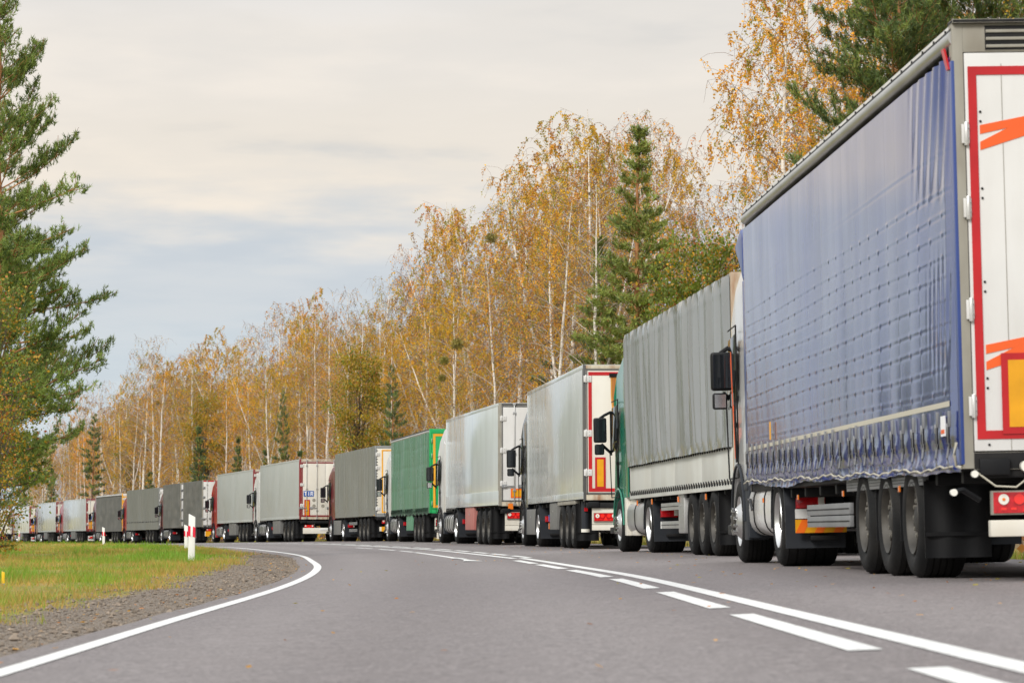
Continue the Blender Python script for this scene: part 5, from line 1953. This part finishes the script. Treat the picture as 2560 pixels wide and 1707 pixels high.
# where the crowns meet the sky: bearing in pixels of the photograph's left-to-right field, tops as heights above the horizon
SKY = np.array([(-60, 1000), (60, 985), (150, 955), (205, 900), (235, 878), (300, 866), (330, 800), (350, 776), (400, 802), (425, 830), (440, 800), (470, 772), (495, 757), (530, 772), (560, 805), (600, 745), (640, 700), (690, 685), (715, 668), (755, 700), (790, 668), (830, 705),
                (870, 640), (905, 672), (930, 722), (952, 615), (985, 640), (1010, 565), (1045, 500), (1075, 475), (1110, 470), (1150, 485), (1180, 365), (1225, 322), (1260, 300), (1310, 302), (1380, 265), (1425, 325), (1465, 330), (1495, 245), (1540, 300), (1580, 350), (1620, 420), (1655, 480),
                (1685, 330), (1715, 85), (1750, 60), (1800, -60), (1860, -150), (1930, -160), (2000, -120), (2100, -100), (2300, -200), (2500, -200)], float)


def sky_h(px):
    """tangent of the skyline's elevation at a bearing (px in the 2352-wide field)"""
    return (1240 - np.interp(px, SKY[:, 0], SKY[:, 1])) / 7300.0


rng = np.random.default_rng(77)
LORRY_SPANS = [(1705, 2400, 'blue curtain lorry'), (1448, 1705, 'grey tarpaulin lorry'), (1212, 1448, 'rust-streaked lorry'), (1018, 1212, 'streaky white lorry'), (896, 1018, 'green curtain lorry'),
               (768, 896, 'yellow-piped lorry'), (596, 768, 'TIR-plated lorry'), (497, 596, 'red-cab lorry'), (372, 497, 'dark road train'), (288, 372, 'ribbed grey lorry'), (218, 288, 'dark curtain lorry'), (-500, 218, 'far white box lorries')]


def behind(px):
    for a_, b_, nme in LORRY_SPANS:
        if a_ <= px < b_:
            return nme
    return 'blue curtain lorry' if px >= 1705 else 'far white box lorries'


LOOK = {'gold': 'golden', 'mixed': 'yellow-brown', 'bare': 'sparse pinkish'}
seen = {}


def birch_at(px, Y, H, kind, row, var=None):
    x = (px - 1176) / 7300.0 * Y
    v = BIRCH[kind][rng.integers(len(BIRCH[kind])) if var is None else var]
    size = 'tall' if H > 17.5 else 'middling' if H > 13.5 else 'low'
    lab = f'{size} {LOOK[kind]} birch {row}, behind the {behind(px)}'
    tree('birch_tree', v, x, Y, H / 20.0, rng.uniform(0, 6.28), lab, 'birch tree', lab.replace('birch', 'birches', 1), sxy=rng.uniform(.92, 1.12), tilt=(rng.normal(0, .025), rng.normal(0, .025)))
    return x


spots = []


def free(x, y, d):
    return all((x - a_) ** 2 + (y - b_) ** 2 > d * d for a_, b_ in spots)


# crowns that make the skyline
for i, (px, py) in enumerate(SKY[1:-1]):
    if py > 960 or px in (1655, 1685, 1715, 1750):
        continue
    e = (1240 - py) / 7300.0
    Ht = rng.uniform(17.5, 20.5)
    if px > 1660:
        Ht = rng.uniform(18, 22)
    Y = min(430, Ht / e)
    for _ in range(60):
        x = (px - 1176) / 7300.0 * Y
        if x - float(xt(Y)) > 7.5 or Y > 428:
            break
        Y *= 1.02
    Ht = e * Y + .4
    kind = rng.choice(['gold', 'mixed', 'mixed', 'bare'])
    if px in (350, 640, 790, 870):
        kind = 'bare'
    if px in (470, 495, 530, 1110, 1075, 1800, 1860, 1380):
        kind = 'gold'
    spots.append((birch_at(px, Y, Ht, kind, 'breaking the skyline'), Y))
# the wood below the skyline
OPEN = [(1590, 1745, 150), (1285, 1590, 118), (1520, 1720, 106), (1220, 1350, 108), (855, 955, 167), (615, 685, 217), (400, 510, 248), (510, 590, 238), (170, 255, 332), (90, 155, 402), (1830, 2352, 93)]
n_fill, tries = 0, 0
while n_fill < 215 and tries < 20000:
    tries += 1
    Y = 66 + 390 * rng.random() ** .8
    u = 7.2 + 46 * rng.random() ** 1.5
    x = float(xt(Y)) + u
    px = 1176 + x / Y * 7300
    if px < -60 or px > 2420 or not free(x, Y, 2.2) or any(a_ < px < b_ and Y < y_ for a_, b_, y_ in OPEN):
        continue
    cap = float(min(sky_h(px), sky_h(px - 25), sky_h(px + 25))) * Y - .2
    H_ = min(rng.uniform(12, 20.5), cap * rng.uniform(.84, .99))
    if H_ < 8.5:
        continue
    kind = rng.choice(['gold', 'mixed', 'bare'], p=(.38, .36, .26))
    row = 'on the wood\'s edge' if u < 15 else 'inside the wood' if u < 30 else 'deep in the wood'
    birch_at(px, Y, H_, kind, row)
    spots.append((x, Y))
    n_fill += 1


def pine_at(kind, px, py, Y, label, name='pine_tree', base_h=None, rz=None, sxy=1.0, group='pines among the birches'):
    x = (px - 1176) / 7300.0 * Y
    z = land(x, Y)
    Ht = (1240 - py) / 7300.0 * Y - z + .15
    bh = {'young': 15, 'wood': 16, 'spruce': 12}[kind]
    return tree(name, PINE[kind], x, Y, Ht / bh, rng.uniform(0, 6.28) if rz is None else rz, label, 'pine tree', group, sxy)


pine_at('young', 1472, 308, 116, 'tall young pine with open tiers rising between birches above the grey tarpaulin lorry', sxy=1.32)
pine_at('young', 1385, 560, 122, 'lower pine with drooping green limbs left of the tall young pine', sxy=1.2)
pine_at('wood', 1290, 600, 150, 'brownish green pine behind the pale grey box lorry with the rust streak', sxy=1.2)
pine_at('wood', 905, 850, 165, 'dark pine with scattered boughs above the green curtain lorry', sxy=.9)
pine_at('wood', 648, 905, 215, 'thin dark pine above the TIR-plated grey box lorry', sxy=.7)
pine_at('spruce', 455, 985, 246, 'dark green spruce-shaped pine above the dark grey road train', sxy=1.05)
pine_at('spruce', 547, 1008, 236, 'dark pointed young pine above the grey box lorry with the red cab', sxy=.9)
pine_at('wood', 212, 958, 330, 'dark green pine above the dark grey curtain lorry', sxy=1.15)
pine_at('spruce', 120, 1082, 400, 'small dark pine above the far white box lorries', sxy=1.2)
pine_at('spruce', 345, 1088, 290, 'low bushy pine peeping over the ribbed grey tarpaulin lorry', sxy=1.6)
pine_at('spruce', 610, 1038, 225, 'low bushy pine between the red cab and the TIR-plated lorry', sxy=1.5)
pine_at('spruce', 690, 1040, 215, 'small dark pine directly above the TIR plate', sxy=1.2)
pine_at('spruce', 55, 1110, 410, 'small dark pine at the far left end of the queue', sxy=1.2)
tree('broadleaf_tree', BROAD[0], (1635 - 1176) / 7300 * 104, 104, .98, 1.0, 'green and yellow round-crowned broadleaf tree left of the blue curtain lorry', 'broadleaf tree', None, .85)
XL = lambda px, Y: (px - 1176) / 7300.0 * Y
GOLDEN = broadleaf(54, 11, .22, 2.2, 130, 120, .14, (.22, .66, .03, .09))
rp_ = pine(61, 21, .22, 6.2, lambda g: max(.12, (1 - g) ** .55 * (.75 + .5 * g)), .80, 6, 16, 10, .35, (.18, .028), .35)
tree('pine_tree', rp_, 13.6, 92, 1.0, .6, 'big dark pine towering behind the roof of the blue curtain lorry', 'pine tree', None)
tree('pine_tree', rp_, XL(2075, 88), 88, .86, 2.6, 'second big pine behind the blue curtain lorry, half hidden by the first', 'pine tree', None)

for (px, py, Y, lab) in ((826, 800, 172, 'rounded golden-green tree above the yellow-piped lorry'), (470, 905, 262, 'rounded golden-green tree above the dark road train'), (300, 960, 330, 'rounded golden-green tree above the ribbed grey lorry')):
    x = XL(px, Y)
    Ht = (1240 - py) / 7300.0 * Y - land(x, Y)
    tree('broadleaf_tree', GOLDEN, x, Y, Ht / 11.0, px * .01, lab, 'broadleaf tree', 'golden-green trees in the wood', .72)
# left of the road
lp_ = pine(71, 13.6, .14, 3.2, lambda g: float(np.interp(g, [0, .1, .2, .3, .4, .52, .6, .68, .76, .86, 1], [.62, .90, .98, .84, .86, .68, .72, .64, .50, .30, .06])), .66, 8, 25, 14, .38, (.115, .019), .78, sparse=.84)
tree('pine_tree', lp_, XL(-12, 74), 74, .985, .9, 'big pine with long sweeping limbs at the left edge', 'pine tree', None, 1.0)
tree('pine_tree', lp_, XL(-25, 96), 96, .78, 5.2, 'shorter pine filling the gap behind the big left pine', 'pine tree', None)
tree('pine_tree', lp_, XL(-70, 82), 82, 1.02, 3.4, 'pine just behind the big left pine, mostly out of view', 'pine tree', None)
tree('broadleaf_tree', BROAD[1], XL(-32, 66), 66, .66, .4, 'yellow-green broadleaf tree in front of the big left pine', 'broadleaf tree', None, 1.0)
tree('broadleaf_tree', BROAD[2], XL(-18, 60), 60, .70, 1.4, 'orange autumn bush at the foot of the big left pine', 'broadleaf tree', None, .85)
# mistletoe balls in the birches
ms = Acc()
r_ = np.random.default_rng(5)
c_ = r_.normal(size=(900, 3))
c_ = unit(c_) * (r_.random((900, 1)) ** .5) * .5
ms.quads(leaf_quads(r_, c_, .11), 0)
for q in range(60):
    v_ = unit(r_.normal(size=3))
    ms.tube(np.array([[0, 0, 0], v_ * .25, v_ * .47 + [0, 0, -.03]]), .008, 0, 3)
msm = ms.mesh('mistletoe', [m_mistle])
for (px, py, Y, s, lab) in ((1020, 828, 150, .75, 'green mistletoe ball in a birch above the streaky white box lorry'), (1015, 868, 150, .6, 'lower mistletoe ball under another above the streaky white box lorry'), (1128, 545, 140, .8, 'mistletoe ball high in the golden birch above the streaky white box lorry'),
                            (1050, 790, 148, .95, 'large mistletoe clump in a birch above the streaky white box lorry'), (362, 925, 300, .9, 'mistletoe ball in the forked birch above the ribbed grey tarpaulin lorry'), (335, 1030, 300, .9, 'low mistletoe ball above the ribbed grey tarpaulin lorry')):
    o = link('mistletoe', msm, None, ((px - 1176) / 7300 * Y, Y, (1240 - py) / 7300 * Y), (0, 0, px * .1))
    o.scale = (s * .7, s * .7, s * .62)
    tag(o, lab, 'mistletoe', 'mistletoe balls in the birches')

# birches that share a description are told apart by their order from left to right
same = {}
for o in bpy.data.objects:
    if o.name.startswith('birch_tree'):
        same.setdefault(o['label'], []).append(o)
for lab, os_ in same.items():
    os_.sort(key=lambda q: q.location.x / q.location.y)
    words_ = {2: ('left of two', 'right of two'), 3: ('leftmost', 'middle', 'rightmost')}.get(len(os_))
    if words_:
        for q, w_ in zip(os_, words_):
            q['label'] = f'{w_} {lab}' if len(f'{w_} {lab}'.split()) <= 16 else f'{w_} {lab.split(chr(32), 1)[1]}'

# the far side of the wood, which reads as one mass
fw = Acc()
r_ = np.random.default_rng(8)
for k in range(620):
    Y = 60 + 430 * r_.random()
    u = r_.uniform(50, 74)
    x = float(xt(Y)) + u
    px = 1176 + x / Y * 7300
    cap = float(sky_h(px)) * Y * .93
    H_ = min(r_.uniform(11, 18), cap)
    if H_ < 5:
        continue
    z0 = land(x, Y) - .2
    fw.tube(np.array([[x, Y, z0], [x + r_.normal(0, .3), Y, z0 + H_ * .5], [x + r_.normal(0, .6), Y, z0 + H_]]), [.11, .08, .02], 0, 4)
    m_ = 150
    g = r_.random(m_) ** .8
    rr = 1.7 * np.sqrt(r_.random(m_)) * np.sin(np.pi * (.15 + .8 * g))
    a_ = r_.uniform(0, 6.28, m_)
    C = np.stack([x + rr * np.cos(a_), Y + rr * np.sin(a_), z0 + H_ * (.22 + .78 * g)], 1)
    fw.quads(leaf_quads(r_, C, .42), r_.choice([1, 2, 3], p=(.34, .34, .32)))
    for q in range(10):
        g_ = r_.uniform(.25, .95)
        p0 = np.array([x, Y, z0 + H_ * g_])
        fw.tube(bend(r_, p0, np.array([r_.normal(), r_.normal(), 1.2]), 2.2, 3, .5), [.03, .02, .01, .005], 1, 3)
for k in range(420):  # unseen woods left of the road, added for their dark reflection in the blue curtain
    Y = r_.uniform(150, 325)
    x = -.168 * Y - 2.6 - r_.uniform(0, 22)
    H_ = r_.uniform(10, 15)
    z0 = land(x, Y) - .2
    fw.tube(np.array([[x, Y, z0], [x + r_.normal(0, .3), Y, z0 + H_ * .5], [x, Y, z0 + H_]]), [.11, .08, .02], 5, 4)
    m_ = 130
    g = r_.random(m_) ** .8
    rr = 2.0 * np.sqrt(r_.random(m_)) * np.sin(np.pi * (.15 + .8 * g))
    a_ = r_.uniform(0, 6.28, m_)
    fw.quads(leaf_quads(r_, np.stack([x + rr * np.cos(a_), Y + rr * np.sin(a_), z0 + H_ * (.1 + .9 * g)], 1), .5), r_.choice([4, 3], p=(.85, .15)))
tag(link('far_woods', fw.mesh('far_woods', [m_birch, m_brown, m_gold, m_olive, m_needle, m_pbark])), 'brown and gold depth of the autumn wood behind the birches, plus unseen woods added left', 'woods', kind='stuff')
# brushwood along the edge of the wood
ug = Acc()
for k in range(1500):
    Y = 40 + 400 * r_.random()
    u = r_.uniform(5.2, 20)
    x = float(xt(Y)) + u
    z0 = land(x, Y)
    h_ = r_.uniform(.5, 2.4)
    m_ = 14
    C = np.array([x, Y, z0]) + r_.normal(0, 1, (m_, 3)) * [.35, .35, 0] + np.stack([np.zeros(m_), np.zeros(m_), h_ * r_.uniform(.1, 1, m_)], 1)
    ug.quads(leaf_quads(r_, C, .16), r_.choice([1, 2, 3]))
    for q in range(3):
        ug.tube(bend(r_, np.array([x, Y, z0 - .05]), np.array([r_.normal(0, .3), r_.normal(0, .3), 1]), h_, 3, 0), [.014, .01, .007, .004], 0, 3)
for k in range(760):
    Y = 45 + 400 * r_.random()
    u = r_.uniform(6.5, 26)
    x = float(xt(Y)) + u
    z0 = land(x, Y) - .05
    h_ = r_.uniform(3.0, 7.0)
    for q in range(3):
        st_ = bend(r_, np.array([x, Y, z0]), np.array([r_.normal(0, .18), r_.normal(0, .18), 1]), h_ * r_.uniform(.7, 1), 5, -.1, .12)
        ug.tube(st_, [.035, .028, .02, .014, .01, .005], 0, 3)
        for w_ in range(5):
            j_ = r_.integers(1, 6)
            ug.tube(bend(r_, st_[j_], np.array([r_.normal(), r_.normal(), .9]), r_.uniform(.5, 1.3), 3, .3, .2), [.010, .007, .005, .003], 0, 3)
        m_ = 34
        C = st_[r_.integers(1, 6, m_)] + r_.normal(0, 1, (m_, 3)) * [.5, .5, .4]
        ug.quads(leaf_quads(r_, C, .14), r_.choice([1, 2, 3], p=(.25, .45, .30), size=m_))
tag(link('undergrowth', ug.mesh('undergrowth', [m_twig, m_brown, m_gold, m_olive])), 'brown brushwood and saplings along the edge of the wood', 'undergrowth', kind='stuff')

# ------------------------------------------------------------------ grass and loose stones
m_g1 = mat('fresh_grass', (0.175, 0.33, 0.018), 0.55, var=0.25, vscale=(.8, .8, .8), trans=0.3)
m_g2 = mat('olive_grass', (0.27, 0.31, 0.032), 0.6, var=0.25, vscale=(.8, .8, .8), trans=0.3)
m_g3 = mat('dry_grass', (0.47, 0.30, 0.07), 0.7, var=0.25, vscale=(.8, .8, .8), trans=0.25)


def blades(acc, rng, U, Y, hgt, wid, mi):
    X = xt(Y) + U
    Z = zland(U, Y) - .01
    n = len(U)
    a_ = rng.uniform(0, 6.283, n)
    dx, dy = np.cos(a_) * wid * .5, np.sin(a_) * wid * .5
    lx, ly = rng.normal(0, .38, n) * hgt, rng.normal(0, .38, n) * hgt
    P = np.stack([np.stack([X - dx, Y - dy, Z], 1), np.stack([X + dx, Y + dy, Z], 1), np.stack([X + lx, Y + ly, Z + hgt], 1)], 1)
    acc.tris(P, mi)


rg = np.random.default_rng(3)
ga = Acc()
for (n, y0_, y1_, ua, ub, hs, ws) in ((150000, 22, 62, -17, -6.4, 1.0, .007), (90000, 60, 125, -24, -6.2, 1.1, .013), (60000, 120, 300, -34, -6.1, 1.25, .03)):
    Y = rg.uniform(y0_, y1_, n)
    U = ub - (ub - ua) * rg.random(n) ** 1.3
    X = xt(Y) + U
    keep = (X / Y > -.25)
    Y, U, X = Y[keep], U[keep], X[keep]
    edge = ue(Y) - 1.35 + .25 * np.clip((Y - 60) / 40, 0, 1) * 2 + .9 * (vnoise(Y * .45, U * .8, 2) - .5)
    pr = np.clip((edge - U) / .5, 0, 1) * np.clip(.35 + 1.1 * vnoise(U * 1.6, Y * .5, 7), 0, 1)
    keep = rg.random(len(U)) < pr
    Y, U = Y[keep], U[keep]
    patch = .55 * vnoise(U * .38 + 3, Y * .10, 11) + .45 * vnoise(U * 1.3, Y * .33, 12) + .05 * rg.normal(size=len(U))
    # lush band beyond the shoulder, drier towards the gravel and on the rise behind
    d_ = (ue(Y) - 1.4) - U
    patch += np.where(d_ < .7, -.20, 0) + .16 * gss(d_ - 1.9, 1.1) - .12 * np.clip((d_ - 3.5) / 3, 0, 1) - .09 * np.clip((Y - 72) / 25, 0, 1)
    mi = np.where(patch > .56, 0, np.where(patch > .44, 1, 2))
    mi = np.where(rg.random(len(mi)) < .30, rg.integers(0, 3, len(mi)), mi)
    hgt = hs * np.where(mi == 0, .10, np.where(mi == 1, .075, .065)) * rg.uniform(.5, 1.5, len(mi)) * (.45 + 1.5 * vnoise(U * 2.2, Y * .8, 5) ** 1.6)
    blades(ga, rg, U, Y, hgt, ws * rg.uniform(.7, 1.4, len(mi)), mi)
tag(link('grass', ga.mesh('grass', [m_g1, m_g2, m_g3])), 'green and straw-coloured verge grass on the inside of the bend', 'grass', kind='stuff')
gb_ = Acc()
n = 45000
Y = rg.uniform(14, 330, n)
U = 3.05 + 3.4 * rg.random(n) ** 1.2
mi = np.where(vnoise(U * .9, Y * .4, 4) > .52, 1, 2)
mi = np.where(rg.random(n) < .2, 0, mi)
blades(gb_, rg, U, Y, rg.uniform(.06, .20, n), rg.uniform(.012, .03, n), mi)
tag(link('verge_grass', gb_.mesh('verge_grass', [m_g1, m_g2, m_g3])), 'rough dry grass on the outer verge behind the lorries', 'grass', kind='stuff')

m_stone = mat('gravel_stone', (0.20, 0.160, 0.122), 0.9, var=0.6, vscale=(9, 9, 9))
st = Acc()
n = 26000
Y = 6 + 100 * rg.random(n) ** 1.5
d_ = rg.random(n) ** 1.1 * 1.9
U = ue(Y) - .22 - d_
X = xt(Y) + U
Z = zland(U, Y)
sz = np.exp(rg.normal(-5.0, .55, n))
octv = np.array([[1, 0, 0], [0, 1, 0], [-1, 0, 0], [0, -1, 0], [0, 0, .8], [0, 0, -.8]], float)
tri = np.array([[0, 1, 4], [1, 2, 4], [2, 3, 4], [3, 0, 4], [1, 0, 5], [2, 1, 5], [3, 2, 5], [0, 3, 5]])
V = octv[None] * sz[:, None, None] * rg.uniform(.6, 1.4, (n, 6, 1))
a_ = rg.uniform(0, 6.28, n)
ca, sa = np.cos(a_)[:, None], np.sin(a_)[:, None]
V = np.stack([V[..., 0] * ca - V[..., 1] * sa, V[..., 0] * sa + V[..., 1] * ca, V[..., 2]], -1) + np.stack([X, Y, Z + sz * .3], 1)[:, None]
st.tris(V[:, tri].reshape(-1, 3, 3), 0)
tag(link('gravel', st.mesh('gravel', [m_stone])), 'loose grey brown gravel along the left road edge', 'gravel', kind='stuff')

# fallen birch leaves blown along the lane edges
fl = Acc()
n = 900
Y = 8 + 110 * rg.random(n) ** 1.2
sel = rg.random(n)
U = np.where(sel < .30, ue(Y) - .1 - .9 * rg.random(n), np.where(sel < .80, -1.2 + 4.2 * rg.random(n), -5.2 + 4 * rg.random(n)))
keep = ~((sel >= .8) & (rg.random(n) < .6))
Y, U = Y[keep], U[keep]
C = np.stack([xt(Y) + U, Y, np.where(U > ue(Y) - .2, zroad(U, Y), zland(U, Y)) + .012], 1)
lf = leaf_quads(rg, C, .05)
lf[..., 2] = C[:, None, 2] + (lf[..., 2] - C[:, None, 2]) * .25
fl.quads(lf, rg.choice([0, 1, 2], size=len(C), p=(.4, .4, .2)))
tag(link('fallen_leaves', fl.mesh('fallen_leaves', [m_gold, m_brown, m_olive])), 'scattered fallen birch leaves on the road and shoulder', 'leaves', kind='stuff')
